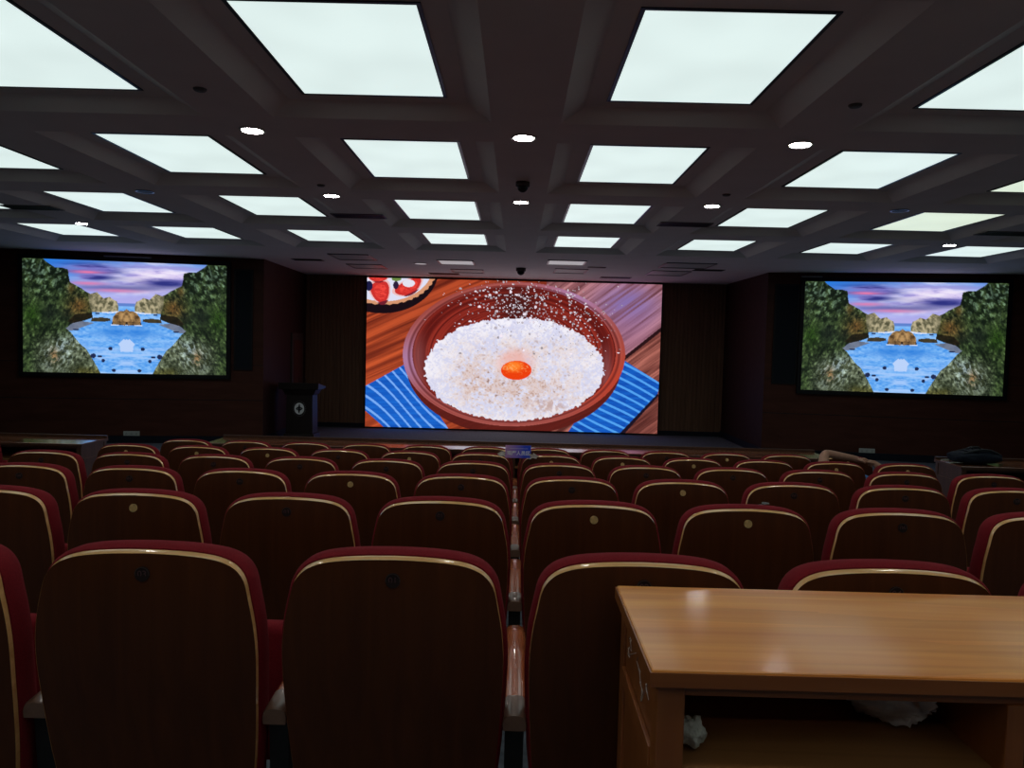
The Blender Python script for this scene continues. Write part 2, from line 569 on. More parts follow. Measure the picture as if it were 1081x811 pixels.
# downlights at the crossings of the beams
ring = MB()
n = 28
rg = []
for rr, zz in ((0.070, 0.0), (0.088, 0.0), (0.088, -0.008), (0.070, -0.008)):
    rg.append([(rr * math.cos(2 * PI * i / n), rr * math.sin(2 * PI * i / n), zz) for i in range(n)])
rg.append(rg[0])
ring.loft(rg, False, False)
ring_me = ring.mesh('ring', M['white'])
ringb_me = ring.mesh('ring', M['bluering'])
lampd = MB().disc((0, 0, -0.004), 0.0695, 0.0695, (1, 0, 0), (0, 1, 0), (0, 0, -1), 0.0055)
lens_me = lampd.mesh('lens', M['lamp'])
lensoff_me = lampd.mesh('lens', M['black'])
lensdim_me = lampd.mesh('lens', M['lampdim'])
BX = [X0 + PW + (PX - PW) / 2 + i * PX for i in range(-3, 3)]   # beam centres
lit = [(-1.855, 5.286, 'left of the central beam, nearest the camera'), (0.013, 5.31, 'on the central beam, nearest the camera'),
       (1.92, 5.316, 'right of the central beam, nearest the camera'), (-1.868, 7.57, 'left of the central beam, second from the camera'),
       (0.008, 7.675, 'on the central beam, second from the camera'), (1.91, 7.634, 'right of the central beam, second from the camera'),
       (-1.855, 3.02, 'left of the central beam, added above the rear seats'), (0.013, 3.02, 'on the central beam, added above the rear seats'), (1.92, 3.02, 'right of the central beam, added above the rear seats'),  # three unseen rows of lamps, added to brighten the desk and rear seats
       (-1.855, 0.73, 'left of the central beam, added above the camera'), (0.013, 0.73, 'on the central beam, added above the camera'), (1.92, 0.73, 'right of the central beam, added above the camera'),
       (-1.855, -1.56, 'left of the central beam, added behind the camera'), (0.013, -1.56, 'on the central beam, added behind the camera'), (1.92, -1.56, 'right of the central beam, added behind the camera'),
       (-5.67, 9.87, 'above the left side screen'), (5.57, 9.93, 'above the right side screen')]
for x, y, wh in lit:
    t = thing('downlight', 'small round lit downlight %s' % wh, 'downlight', (x, y, H_BEAM), 0, 'lit downlights between the ceiling panels')
    link('ring', ring_me, t)
    link('lens', lens_me, t)
for x, y, wh in ((-3.735, 7.606, 'left'), (3.778, 7.646, 'right')):
    t = thing('downlight', 'unlit round downlight with bluish ring, %s half of the ceiling' % wh, 'downlight', (x, y, H_BEAM), 0, 'unlit downlights')
    link('ring', ringb_me, t)
    link('lens', lensoff_me, t)
t = thing('downlight', 'small dim downlight in the flat ceiling before the main screen', 'downlight', (-1.78, 13.85, H_BEAM))
t.scale = (1.5, 1.5, 1)
link('ring', ring_me, t)
link('lens', lensdim_me, t)

# smoke detectors
sm = MB()
rings = []
for rr, zz in ((0.038, 0.0), (0.038, -0.006), (0.03, -0.014), (0.014, -0.017)):
    rings.append([(rr * math.cos(2 * PI * i / 20), rr * math.sin(2 * PI * i / 20), zz) for i in range(20)])
sm.loft(rings)
sm_me = sm.mesh('smoke_detector', plain('detector_plastic', (0.10, 0.095, 0.09), 0.5))
for x, y, wh in ((-1.865, 4.447, 'beside the first left panel'), (1.917, 4.46, 'beside the first right panel'), (-1.845, 7.084, 'behind the second left downlight'), (1.897, 7.073, 'behind the second right downlight')):
    o = link('smoke_detector', sm_me)
    o.location = (x, y, H_BEAM)
    tag(o, 'small dark ceiling detector %s' % wh, 'smoke detector', 'ceiling detectors')

# dome cameras
for x, y, s, lab in ((0.018, 6.757, 1.0, 'dark dome camera hanging from the central ceiling beam'), (0.044, 14.25, 1.5, 'dark dome camera on the flat ceiling before the main screen')):
    t = thing('dome_camera', lab, 'security camera', (x, y, H_BEAM), 0, 'ceiling dome cameras')
    t.scale = (s, s, s)
    rings = [[(rr * math.cos(2 * PI * i / 24), rr * math.sin(2 * PI * i / 24), zz) for i in range(24)] for rr, zz in ((0.062, 0), (0.062, -0.035), (0.055, -0.042))]
    MB().loft(rings).build('housing', M['ring'], t, True)
    rings = [[(0.048 * math.cos(a) * math.cos(2 * PI * i / 24), 0.048 * math.cos(a) * math.sin(2 * PI * i / 24), -0.042 - 0.048 * math.sin(a)) for i in range(24)] for a in (0, 0.35, 0.7, 1.05, 1.35, 1.52)]
    MB().loft(rings).build('dome', M['black'], t, True)

# air vents with louvres
vf = MB()
vw, vd = 0.30, 0.14
for a in ((-vw, vw, -vd, -vd + 0.02), (-vw, vw, vd - 0.02, vd), (-vw, -vw + 0.02, -vd, vd), (vw - 0.02, vw, -vd, vd)):
    vf.box(a[0], a[1], a[2], a[3], -0.008, 0.0)
vf_me = vf.mesh('vent_frame', M['ring'])
vg = MB()
for i in range(9):
    y = -vd + 0.03 + i * 0.0275
    vg.box(-vw + 0.02, vw - 0.02, y, y + 0.014, -0.006, -0.003)
vg.box(-vw + 0.02, vw - 0.02, -vd + 0.02, vd - 0.02, -0.0025, -0.0005)
vg_me = vg.mesh('louvre', M['black'])
for x, y, s, wh in ((-1.844, 8.77, 1, 'left of the central beam'), (1.898, 8.81, 1, 'right of the central beam'), (-5.585, 8.73, 1, 'near the left wall'), (5.64, 8.9, 1, 'near the right wall'),
                    (-3.784, 13.67, 0.9, 'before the left stage corner'), (-1.535, 15.78, 1.05, 'just above the main screen, left half'), (2.0, 15.69, 1.05, 'just above the main screen, right half'),
                    (1.408, 13.76, 0.55, 'beside the stage downlights, small'), (3.426, 13.78, 0.9, 'before the right stage corner')):
    t = thing('ceiling_vent', 'dark louvred ceiling vent %s' % wh, 'vent', (x, y, H_BEAM), 0, 'ceiling air vents')
    t.scale = (s, s, 1)
    link('vent_frame', vf_me, t)
    link('louvre', vg_me, t)

# recessed lamp boxes over the stage
for x, y, w_, d_, dim, lab in ((-2.83, 13.04, 0.34, 0.42, 0, 'wide recessed lamp box, leftmost, farther from the main screen'), (-2.894, 14.6, 0.33, 0.38, 0, 'recessed lamp box, leftmost, nearer the main screen'),
                               (-1.10, 13.5, 0.32, 0.36, 1, 'pale rounded lamp box left of the central dome camera'), (-0.998, 15.05, 0.32, 0.34, 0, 'recessed lamp box left of the dome camera, nearer the screen'),
                               (0.819, 13.11, 0.33, 0.36, 1, 'pale lamp box right of the dome camera, farther from the screen'), (0.987, 14.56, 0.31, 0.42, 0, 'recessed lamp box right of the dome camera, nearer the screen'),
                               (2.88, 13.1, 0.42, 0.40, 0, 'wide recessed lamp box, rightmost, farther from the main screen'), (2.828, 14.5, 0.36, 0.44, 0, 'recessed lamp box, rightmost, nearer the main screen')):
    t = thing('stage_light', lab, 'stage light', (x, y, H_BEAM), 0, 'recessed lamp boxes over the stage')
    m_ = MB()
    for a in ((-w_, w_, -d_, -d_ + 0.03), (-w_, w_, d_ - 0.03, d_), (-w_, -w_ + 0.03, -d_, d_), (w_ - 0.03, w_, -d_, d_)):
        m_.box(a[0], a[1], a[2], a[3], -0.014, 0)
    m_.build('rim', M['steelgrey'], t)
    MB().box(-w_ + 0.03, w_ - 0.03, -d_ + 0.03, d_ - 0.03, -0.004, -0.001).build('lens', M['lampdim'] if dim else M['white'], t)

# ------------------------------------------------------------------ LED screens


def vnoise(rng, h, w, cy, cx):
    g = rng.random((cy + 2, cx + 2))
    yy = np.linspace(0, cy, h)[:, None]
    xx = np.linspace(0, cx, w)[None, :]
    y0 = yy.astype(int)
    x0 = xx.astype(int)
    fy, fx = yy - y0, xx - x0
    fy = fy * fy * (3 - 2 * fy)
    fx = fx * fx * (3 - 2 * fx)
    return (g[y0, x0] * (1 - fy) * (1 - fx) + g[y0, x0 + 1] * (1 - fy) * fx + g[y0 + 1, x0] * fy * (1 - fx) + g[y0 + 1, x0 + 1] * fy * fx)


def fbm(rng, h, w, cy, cx, octs=4):
    a, s, out = 1.0, 0.0, 0
    for _ in range(octs):
        out = out + a * vnoise(rng, h, w, cy, cx)
        s += a
        a *= 0.55
        cy, cx = cy * 2, cx * 2
    return out / s


def samp(noise, X, Y):
    """look a noise field up at arbitrary coordinates 0..1, wrapping"""
    h, w = noise.shape
    return noise[(np.floor(Y * h).astype(int)) % h, (np.floor(X * w).astype(int)) % w]


def inpoly(X, Y, poly):
    c = np.zeros(X.shape, bool)
    n_ = len(poly)
    for i in range(n_):
        x1, y1 = poly[i]
        x2, y2 = poly[(i + 1) % n_]
        if y1 == y2:
            continue
        c ^= ((Y > min(y1, y2)) & (Y <= max(y1, y2)) & (X < (x2 - x1) * (Y - y1) / (y2 - y1) + x1))
    return c


def C(*a):
    return np.array(a, float)


def put(img, mask, col):
    mm = mask.astype(float)[..., None]
    img[:] = img * (1 - mm) + np.asarray(col, float) * mm


def mix(a, b_, t):
    return a + (b_ - a) * np.clip(t, 0, 1)[..., None]


def sstep(a, b_, x):
    t = np.clip((x - a) / (b_ - a), 0, 1)
    return t * t * (3 - 2 * t)


def paint_bowl(w, h):
    """a wooden bowl of flour with an egg yolk on a board table"""
    rng = np.random.default_rng(3)
    U, V = np.meshgrid(np.linspace(0, 1, w), np.linspace(0, 1, h))
    X = (1 - V) * (54 + U * 964) + V * (50 + U * 953)
    Y = (1 - U) * (73 + V * 480) + U * (97 + V * 479)
    # wood
    g1 = fbm(rng, 512, 512, 60, 4, 4)
    ca, sa = math.cos(-0.40), math.sin(-0.40)
    g5 = fbm(rng, 900, 512, 160, 5, 4)
    gr = 0.45 * samp(g1, (X * ca + Y * sa) / 1400 + 0.3, (-X * sa + Y * ca) / 1100 + 0.1) + 0.55 * samp(g5, (X * ca + Y * sa) / 1500 + 0.25, (-X * sa + Y * ca) / 1050 + 0.05)
    img = mix(C(112, 38, 22), C(206, 88, 46), sstep(0.25, 0.75, gr))
    img = mix(img, img * C(0.8, 0.72, 0.8), sstep(330, 80, Y) * 0.5)
    ca, sa = math.cos(-0.62), math.sin(-0.62)
    a_, b2 = (X * ca + Y * sa), (-X * sa + Y * ca)
    gr2 = 0.4 * samp(g1, a_ / 1300 + 0.2, b2 / 1100) + 0.6 * samp(g5, a_ / 900 + 0.08, b2 / 1100)
    rightw = mix(C(92, 48, 52), C(206, 140, 142), sstep(0.22, 0.78, gr2))
    bl = np.exp(-(((X - 905) / 95) ** 2 + ((Y - 160) / 60) ** 2))
    rightw = mix(rightw, C(110, 112, 205) * np.ones_like(rightw), bl * 0.75 * sstep(0.3, 0.6, gr2))
    violet = np.exp(-(((X - 900) / 120) ** 2 + ((Y - 230) / 120) ** 2))
    rightw = mix(rightw, C(150, 105, 150) * np.ones_like(rightw), violet * 0.5)
    seam = 325 - (X - 905) * 0.78
    lower = mix(C(80, 36, 32), C(196, 118, 104), sstep(0.25, 0.8, gr2))
    rightw = np.where((Y > seam)[..., None], lower, rightw)
    img = np.where((X > 640)[..., None], rightw, img)
    put(img, (np.abs(Y - seam) < 7) & (X > 880), C(40, 16, 20))
    # tart plate
    ex, ey = (X - 110) / 172.0, (Y - 42) / 118.0
    rr = np.hypot(ex, ey)
    th = np.arctan2(ey, ex)
    sh = np.hypot((X - 105) / 182.0, (Y - 50) / 138.0)
    put(img, sh < 1.0, C(22, 10, 18))
    put(img, rr < 1.0 + 0.012 * np.sin(th * 44), C(214, 150, 112))
    put(img, rr < 0.91, C(222, 224, 245))

    def fig(cx, cy, rx, ry, ang):
        c_, s_ = math.cos(ang), math.sin(ang)
        x_, y_ = ((X - cx) * c_ + (Y - cy) * s_) / rx, (-(X - cx) * s_ + (Y - cy) * c_) / ry
        q = np.hypot(x_ * (1 + 0.35 * y_), y_)
        put(img, q < 1.0, C(236, 190, 190))
        put(img, q < 0.86, C(205, 48, 44))
        put(img, (q < 0.6) & (samp(g1, X / 60, Y / 60) > 0.5), C(240, 70, 60))
        put(img, (q < 1.0) & (y_ > 0.72), C(110, 30, 45))

    inside = img.copy()
    fig(98, 120, 34, 42, -0.25)
    fig(190, 105, 52, 26, -0.45)
    fig(90, 76, 34, 14, 0)
    put(img, np.hypot((X - 190) / 20, (Y - 92) / 12) < 1, C(228, 226, 240))
    put(img, np.hypot((X - 60) / 12, (Y - 100) / 16) < 1, C(24, 26, 66))
    put(img, np.hypot((X - 148) / 9, (Y - 98) / 13) < 1, C(40, 26, 58))
    put(img, np.hypot((X - 150) / 16, (Y - 78) / 7) < 1, C(110, 140, 70))
    # napkins
    nap = inpoly(X, Y, [(46, 424), (178, 352), (350, 600), (112, 556), (46, 498)])
    nb = samp(g1, X / 300, Y / 300)
    put(img, nap, mix(C(12, 70, 170), C(30, 118, 222), nb))
    for k in range(9):
        c0 = (Y - 360) - (X - 178) * 0.83 + 20 * np.sin(X / 60.0) - 16 - k * 38 + 30
        put(img, nap & (np.abs(c0) < 4.6), C(118, 170, 245))
    img[:] = mix(img, img * 0.45, nap * sstep(150, 10, (Y - 352) * 0.8 - (X - 205) * 0.95 + 160) * sstep(200, 300, X) * 0.8)
    nap = inpoly(X, Y, [(880, 330), (1012, 412), (1004, 446), (868, 590), (700, 590), (760, 500)])
    put(img, nap, mix(C(10, 60, 160), C(24, 112, 214), nb))
    for k in range(12):
        c0 = (Y - 352) - (X - 905) * 0.52 + 3 * np.sin(X / 45.0) - k * 26 - 6
        put(img, nap & (np.abs(c0) < 4.0), C(80, 160, 240))
    put(img, inpoly(X, Y, [(1004, 446), (1008, 452), (884, 590), (866, 590)]), C(26, 14, 30))
    # bowl outside and rim
    out = np.hypot((X - 535) / 352.0, (Y - 350) / 232.0)
    put(img, (out < 1) & (Y > 330), mix(C(70, 18, 14), C(112, 34, 26), gr))
    rim = np.hypot((X - 535) / 363.0, (Y - 320) / 232.0)
    ang = np.arctan2((Y - 320) / 232.0, (X - 535) / 363.0)
    angm = np.arctan2((Y - 320) / 232.0, np.abs(X - 535) / 363.0 + 0.15)
    dang = lambda c_: np.abs((ang - c_ + PI) % (2 * PI) - PI)
    rn = samp(g1, angm / 6.0 + 0.5, rim * 1.5)
    rc = mix(C(132, 46, 40), C(186, 104, 96), rn)
    rc = mix(rc, C(176, 140, 196) * np.ones_like(rc), np.exp(-(dang(3.05) / 0.4) ** 2) * 0.7 + np.exp(-(dang(-0.95) / 0.38) ** 2) * 0.75)
    rc = mix(rc, C(190, 62, 40) * np.ones_like(rc), np.exp(-(dang(0.4) / 0.5) ** 2) * 0.8)
    rc = mix(rc, C(70, 20, 22) * np.ones_like(rc), np.exp(-((rim - 0.945) / 0.012) ** 2) * 0.5)
    put(img, rim < 1.0, rc)
    inn = np.hypot((X - 535) / 332.0, (Y - 318) / 215.0)
    wn = samp(g1, angm / 5.0 + 0.5, inn * 0.95)
    wall = mix(C(92, 20, 16), C(150, 46, 34), sstep(0.25, 0.75, wn))
    wall = mix(wall, C(45, 16, 16) * np.ones_like(wall), np.exp(-(((X - 545) / 70) ** 2 + ((Y - 165) / 60) ** 2)) * 0.7)
    wall = mix(wall, C(150, 92, 96) * np.ones_like(wall), np.exp(-((X - 222) / 26) ** 2) * 0.55 * sstep(200, 330, Y) + np.exp(-((X - 838) / 18) ** 2) * 0.6 * sstep(250, 360, Y))
    put(img, inn < 1.0, wall)
    # flour
    n2 = fbm(rng, h, w, 22, 40, 4)
    n3 = fbm(rng, h, w, 60, 110, 2)
    fl = np.hypot((X - 536) / 292.0, (Y - 368) / 166.0) + (n3 - 0.5) * 0.07
    fm = fl < 1.0
    n4 = fbm(rng, h, w, 120, 220, 1)
    flour = mix(C(214, 214, 238), C(244, 242, 251), sstep(0.3, 0.65, n2 * 0.6 + n4 * 0.4))
    cl = np.exp(-(((X - 560) / 190) ** 2 + ((Y - 430) / 80) ** 2)) + 0.7 * np.exp(-(((X - 400) / 60) ** 2 + ((Y - 390) / 70) ** 2)) + 0.45 * np.exp(-(((X - 600) / 220) ** 2 + ((Y - 300) / 40) ** 2))
    flour = mix(flour, C(196, 158, 140) * np.ones_like(flour), cl * sstep(0.40, 0.75, n3 * 0.5 + n4 * 0.5) * 0.75)
    flour = mix(flour, C(120, 92, 92) * np.ones_like(flour), cl * sstep(0.66, 0.85, n3 * 0.5 + n4 * 0.5) * 0.7)
    put(img, fm, flour)
    img[:] = mix(img, C(206, 172, 160) * np.ones_like(img), fm * np.clip(cl, 0, 1) * sstep(0.38, 0.62, n2) * 0.55)
    img[:] = mix(img, C(192, 160, 154) * np.ones_like(img), fm * np.exp(-(((X - 650) / 60.0) ** 2 + ((Y - 485) / 20.0) ** 2)) * sstep(0.35, 0.6, n3) * 0.75)
    cr = np.hypot((X - 540) / 82.0, (Y - 345) / 60.0)
    img[:] = mix(img, C(236, 176, 166) * np.ones_like(img), (sstep(1.0, 0.3, cr) * 0.8 * (0.4 + 0.9 * n2)) * fm)
    yk = np.hypot((X - 543) / 50.0, (Y - 371) / 31.0)
    put(img, yk < 1.0, mix(C(236, 62, 6), C(255, 130, 40), sstep(0.9, 0.2, np.hypot((X - 535) / 50, (Y - 358) / 30))))
    img[:] = mix(img, C(255, 190, 130) * np.ones_like(img), (yk < 0.95) * sstep(0.5, 0.9, n4) * 0.6 * np.exp(-((Y - 362) / 18) ** 2))
    # flying flour
    nd = 760
    for i in range(nd):
        if i < 420:
            x_, y_ = rng.normal(560, 105), rng.normal(165, 42)
        elif i < 600:
            x_, y_ = rng.normal(740, 85), rng.normal(235, 45)
        else:
            x_, y_ = rng.uniform(250, 940), rng.uniform(85, 330)
        if not (((x_ - 535) / 385) ** 2 + ((y_ - 318) / 255) ** 2 < 1) and rng.random() > 0.35:
            continue
        rad = rng.choice([1.3, 1.8, 2.4, 3.6, 5.2], p=[0.36, 0.3, 0.2, 0.1, 0.04])
        ix, iy = int((x_ - 52) / 958 * w), int((y_ - 85) / 480 * h)
        k = 4
        ys_, xs_ = slice(max(iy - k, 0), max(iy + k, 0)), slice(max(ix - k, 0), max(ix + k, 0))
        if X[ys_, xs_].size == 0:
            continue
        mm = np.hypot(X[ys_, xs_] - x_, (Y[ys_, xs_] - y_) * (0.8 + 0.4 * rng.random())) < rad
        v = rng.uniform(150, 250)
        sub = img[ys_, xs_]
        sub[mm] = (v, v * 0.95, min(255, v * 1.0))
    return np.clip(img, 0, 255)


def paint_cove(w, h):
    """a rocky cove under a sunset sky, mirrored about the middle"""
    rng = np.random.default_rng(11)
    U, V = np.meshgrid(np.linspace(0, 1, w), np.linspace(0, 1, h))
    UL = np.minimum(U, 1 - U)
    left = U <= 0.5
    X = 50 + UL * 2 * 658
    Y = 43 + V * 730
    n1 = fbm(rng, 400, 400, 8, 3, 4)
    n2 = fbm(rng, 400, 400, 30, 30, 4)
    n3 = fbm(rng, 400, 400, 70, 70, 3)
    n5 = fbm(rng, 400, 400, 16, 5, 5)
    n6 = fbm(rng, 500, 500, 40, 60, 4)
    nx, ny = (X - 50) / 900, (Y - 43) / 760
    a = samp(n1, nx * 0.9, ny + 0.0)
    b_ = samp(n2, nx, ny)
    c = samp(n6, nx + 0.25 * ny, ny)
    # sky, its clouds not mirrored
    nsx = (U * 0.95)
    sk = samp(n5, nsx * 0.8 + 0.05, ny * 1.25)
    big = np.exp(-(((U - 0.66) / 0.32) ** 2 + ((Y - 145) / 120) ** 2))
    one = np.ones(X.shape + (3,))
    wisp = samp(fbm(rng, 400, 400, 22, 9, 5), nsx * 0.9, ny * 1.2)
    sky = mix(C(36, 120, 222), C(160, 170, 240), sstep(60, 300, Y))
    sky = mix(sky, C(222, 208, 244) * one, big * 1.15)
    sky = mix(sky, C(246, 238, 252) * one, big * sstep(0.5, 0.68, wisp) * 0.9)
    sky = mix(sky, C(138, 128, 206) * one, big * sstep(0.5, 0.34, wisp) * 0.8)
    dk = (np.exp(-(((U - 0.33) / 0.14) ** 2 + ((Y - 100) / 36) ** 2)) * 1.2 + np.exp(-(((U - 0.31) / 0.12) ** 2 + ((Y - 152) / 16) ** 2))
          + 0.9 * np.exp(-(((U - 0.70) / 0.13) ** 2 + ((Y - 175) / 24) ** 2)) + 0.5 * np.exp(-(((U - 0.5) / 0.3) ** 2 + ((Y - 215) / 20) ** 2)))
    sky = mix(sky, mix(C(120, 116, 196), C(46, 50, 128), sstep(0.4, 0.62, sk)), dk * sstep(0.22, 0.48, sk) * 1.25)
    pk = (np.exp(-(((U - 0.31) / 0.075) ** 2 + ((Y - 118) / 11) ** 2)) + np.exp(-(((U - 0.31) / 0.09) ** 2 + ((Y - 190) / 13) ** 2)) * 0.8
          + 0.7 * np.exp(-(((U - 0.45) / 0.12) ** 2 + ((Y - 232) / 12) ** 2)))
    sky = mix(sky, C(236, 124, 170) * one, pk * sstep(0.28, 0.5, sk))
    img = mix(sky, C(180, 172, 234) * one, sstep(240, 310, Y) * 0.6)
    # sea
    sea = mix(C(66, 144, 232), C(136, 192, 250), sstep(0.3, 0.75, 0.5 * samp(n5, nx * 0.9, ny * 1.3) + 0.5 * samp(n3, nx * 0.7, ny * 1.2)))
    sea = mix(sea, C(172, 204, 251) * np.ones_like(sea), (0.25 + 0.75 * sstep(470, 720, Y)) * sstep(0.42, 0.6, samp(n5, nx * 0.9 + 0.3, ny * 2.0)) * 0.85)
    sea = mix(sea, C(40, 120, 215) * np.ones_like(sea), np.exp(-(((X - 640) / 110) ** 2 + ((Y - 500) / 40) ** 2)) * 0.7)
    img = np.where((Y > 312)[..., None], sea, img)
    put(img, (Y > 312) & (Y < 330), C(96, 130, 205))
    put(img, (np.abs(Y - 374 - 3 * np.sin(X / 22)) < 4) & (X > 470) & (X < 660), C(225, 232, 250))
    put(img, np.hypot((X - 520) / 14, (Y - 384) / 6) < 1, C(40, 52, 90))
    # reflection patch of foam
    put(img, inpoly(X, Y, [(652, 580), (690, 546), (700, 552), (720, 538), (720, 628), (668, 630), (664, 592)]), C(186, 210, 250))
    # centre rock
    rk = inpoly(X, Y, [(612, 452), (620, 405), (640, 378), (668, 362), (690, 364), (706, 350), (730, 352), (730, 460)])
    put(img, rk, mix(C(70, 50, 30), C(190, 150, 98), sstep(0.25, 0.7, 0.5 * b_ + 0.5 * c)))
    put(img, rk & (Y > 432) & (c > 0.46), C(48, 32, 22))
    put(img, (np.abs(Y - 455) < 3) & (X > 606) & (c > 0.5), C(206, 222, 250))
    # beach
    put(img, inpoly(X, Y, [(310, 500), (330, 455), (420, 436), (500, 446), (450, 466), (360, 500)]), mix(C(88, 100, 124), C(128, 136, 156), b_))
    # far cliff, pale
    far = inpoly(X, Y, [(400, 380), (400, 236), (450, 245), (478, 258), (500, 250), (520, 246), (545, 270), (560, 285), (600, 273), (620, 290), (645, 300), (657, 340), (655, 366), (560, 374), (480, 378)])
    put(img, far, mix(C(66, 66, 46), C(190, 178, 144), sstep(0.3, 0.7, b_ * 0.4 + c * 0.6) * sstep(380, 560, X) + 0.12))
    put(img, inpoly(X, Y, [(478, 436), (486, 414), (545, 408), (600, 414), (606, 428), (560, 438)]), mix(C(34, 30, 24), C(92, 78, 50), c))
    # main cliff
    cl = inpoly(X, Y, [(40, 30), (170, 30), (200, 62), (252, 95), (300, 96), (336, 106), (340, 150), (348, 188), (372, 200), (420, 224), (462, 256), (470, 330), (484, 372), (492, 412), (440, 432), (360, 452), (320, 486), (352, 512), (398, 572), (452, 622), (500, 700), (548, 790), (40, 790)])
    big2 = samp(n1, nx * 1.3 + 0.2 * ny, ny * 0.8)
    tone = 0.4 * b_ + 0.35 * c + 0.25 * big2
    rock = mix(C(16, 26, 16), C(78, 98, 58), sstep(0.32, 0.66, tone))
    rock = mix(rock, C(112, 138, 124) * np.ones_like(rock), sstep(0.52, 0.68, c) * sstep(380, 100, Y) * 0.7)
    rock = mix(rock, C(20, 28, 26) * np.ones_like(rock), np.exp(-(((X - 215) / 60) ** 2 + ((Y - 390) / 60) ** 2)) * 0.75 + np.exp(-(((X - 330) / 50) ** 2 + ((Y - 400) / 40) ** 2)) * 0.6 + np.exp(-(((X - 135) / 60) ** 2 + ((Y - 120) / 40) ** 2)) * 0.4)
    brown = np.exp(-(((X - 405) / 75) ** 2 + ((Y - 340) / 70) ** 2)) + 0.7 * np.exp(-(((X - 355) / 26) ** 2 + ((Y - 225) / 36) ** 2))
    rock = mix(rock, mix(C(58, 38, 18), C(168, 112, 62), c), brown * sstep(0.25, 0.55, tone) * 0.85)
    lowr = sstep(470, 620, Y + (X - 250) * 0.25) * sstep(70, 190, X)
    pale = mix(C(52, 58, 40), C(150, 158, 138), sstep(0.30, 0.70, tone))
    pale = mix(pale, C(186, 204, 222) * np.ones_like(pale), np.exp(-(((X - 290) / 90 + (Y - 600) / 220) ** 2 + ((Y - 620) / 110) ** 2)) * sstep(0.45, 0.6, c) * 0.9)
    rock = mix(rock, pale, lowr * 0.9)
    rock = mix(rock, C(150, 108, 66) * np.ones_like(rock), np.exp(-(((X - 245) / 30) ** 2 + ((Y - 665) / 50) ** 2)) * (c > 0.48) * 0.8)
    rock = mix(rock, C(98, 92, 44) * np.ones_like(rock), sstep(715, 770, Y) * sstep(330, 420, X) * 0.7)
    rock = mix(rock, C(46, 78, 24) * np.ones_like(rock), np.exp(-(((X - 105) / 50) ** 2 + ((Y - 400) / 70) ** 2)) * 0.8)
    sh = inpoly(X, Y, [(330, 440), (380, 392), (484, 380), (492, 414), (440, 432), (360, 452)])
    rock = np.where(sh[..., None], mix(C(18, 16, 12), C(60, 48, 28), c), rock)
    # clefts between the rock faces, running down the slopes
    n7 = fbm(rng, 500, 500, 14, 34, 4)
    cre = np.abs(samp(n7, nx * 1.1 + 0.35 * ny, ny * 0.8) - 0.5)
    cre2 = np.abs(samp(n6, nx * 1.6 - 0.5 * ny + 0.4, ny * 1.1) - 0.5)
    rock = mix(rock * C(0.94, 0.96, 0.92), C(12, 18, 14) * np.ones_like(rock), (sstep(0.05, 0.0, cre) * 0.75 + sstep(0.035, 0.0, cre2) * 0.55))
    rock = mix(rock, np.minimum(rock * 1.35 + 8, 235), sstep(0.10, 0.2, cre) * sstep(0.5, 0.7, c) * 0.8)
    put(img, cl, rock)
    for x_, y_, rx, ry in ((604, 611, 13, 11), (492, 660, 17, 15), (534, 663, 13, 7), (557, 690, 11, 11), (624, 754, 13, 10), (385, 492, 20, 5)):
        put(img, np.hypot((X - x_) / rx, (Y - y_) / ry) < 0.85 + 0.4 * c, C(30, 40, 80))
    return np.clip(img, 0, 255)


def led_mesh(name, paint, w, h, W, H):
    img = paint(w, h)
    x_ = img / 255.0
    li = np.where(x_ <= 0.04045, x_ / 12.92, ((x_ + 0.055) / 1.055) ** 2.4)
    gx, gz = np.meshgrid(np.linspace(-W / 2, W / 2, w), np.linspace(H, 0, h))
    co = np.stack([gx, np.zeros_like(gx), gz], -1).reshape(-1, 3)
    idx = np.arange(w * h).reshape(h, w)
    q = np.stack([idx[:-1, :-1], idx[1:, :-1], idx[1:, 1:], idx[:-1, 1:]], -1).reshape(-1, 4)
    me = bpy.data.meshes.new(name)
    me.vertices.add(w * h)
    me.vertices.foreach_set('co', co.astype(np.float32).ravel())
    me.loops.add(q.size)
    me.loops.foreach_set('vertex_index', q.astype(np.int32).ravel())
    me.polygons.add(len(q))
    me.polygons.foreach_set('loop_start', np.arange(0, q.size, 4, dtype=np.int32))
    me.update(calc_edges=True)
    at_ = me.color_attributes.new('led', 'FLOAT_COLOR', 'POINT')
    rgba = np.ones((w * h, 4), np.float32)
    rgba[:, :3] = li.reshape(-1, 3)
    at_.data.foreach_set('color', rgba.ravel())
    me.materials.append(M['led'])
    return me


def bezel(W, H, e, t, mat, parent):
    m_ = MB()
    for a in ((-W / 2 - e, -W / 2, -e, H + e), (W / 2, W / 2 + e, -e, H + e), (-W / 2, W / 2, -e, 0), (-W / 2, W / 2, H, H + e)):
        m_.box(a[0], a[1], -0.012, t, a[2], a[3])
    m_.box(-W / 2 - e, W / 2 + e, 0.004, t, -e, H + e)
    return m_.build('bezel', mat, parent)


# main screen
YS = YMAIN - 0.08
p1, p2 = at(386.5, 372, YS), at(696.5, 378.5, YS)
zt, zb_ = at(543, 296.7, YS).z, at(540, 454.2, YS).z
Wm, Hm = p2.x - p1.x, zt - zb_
t = thing('main_screen', 'largest central video wall showing a bowl of flour and egg yolk', 'screen', ((p1.x + p2.x) / 2, YS, zb_))
link('display', led_mesh('display', paint_bowl, 620, 320, Wm, Hm), t)
bezel(Wm, Hm, min(0.10, zb_ - 0.01), 0.07, M['black'], t)

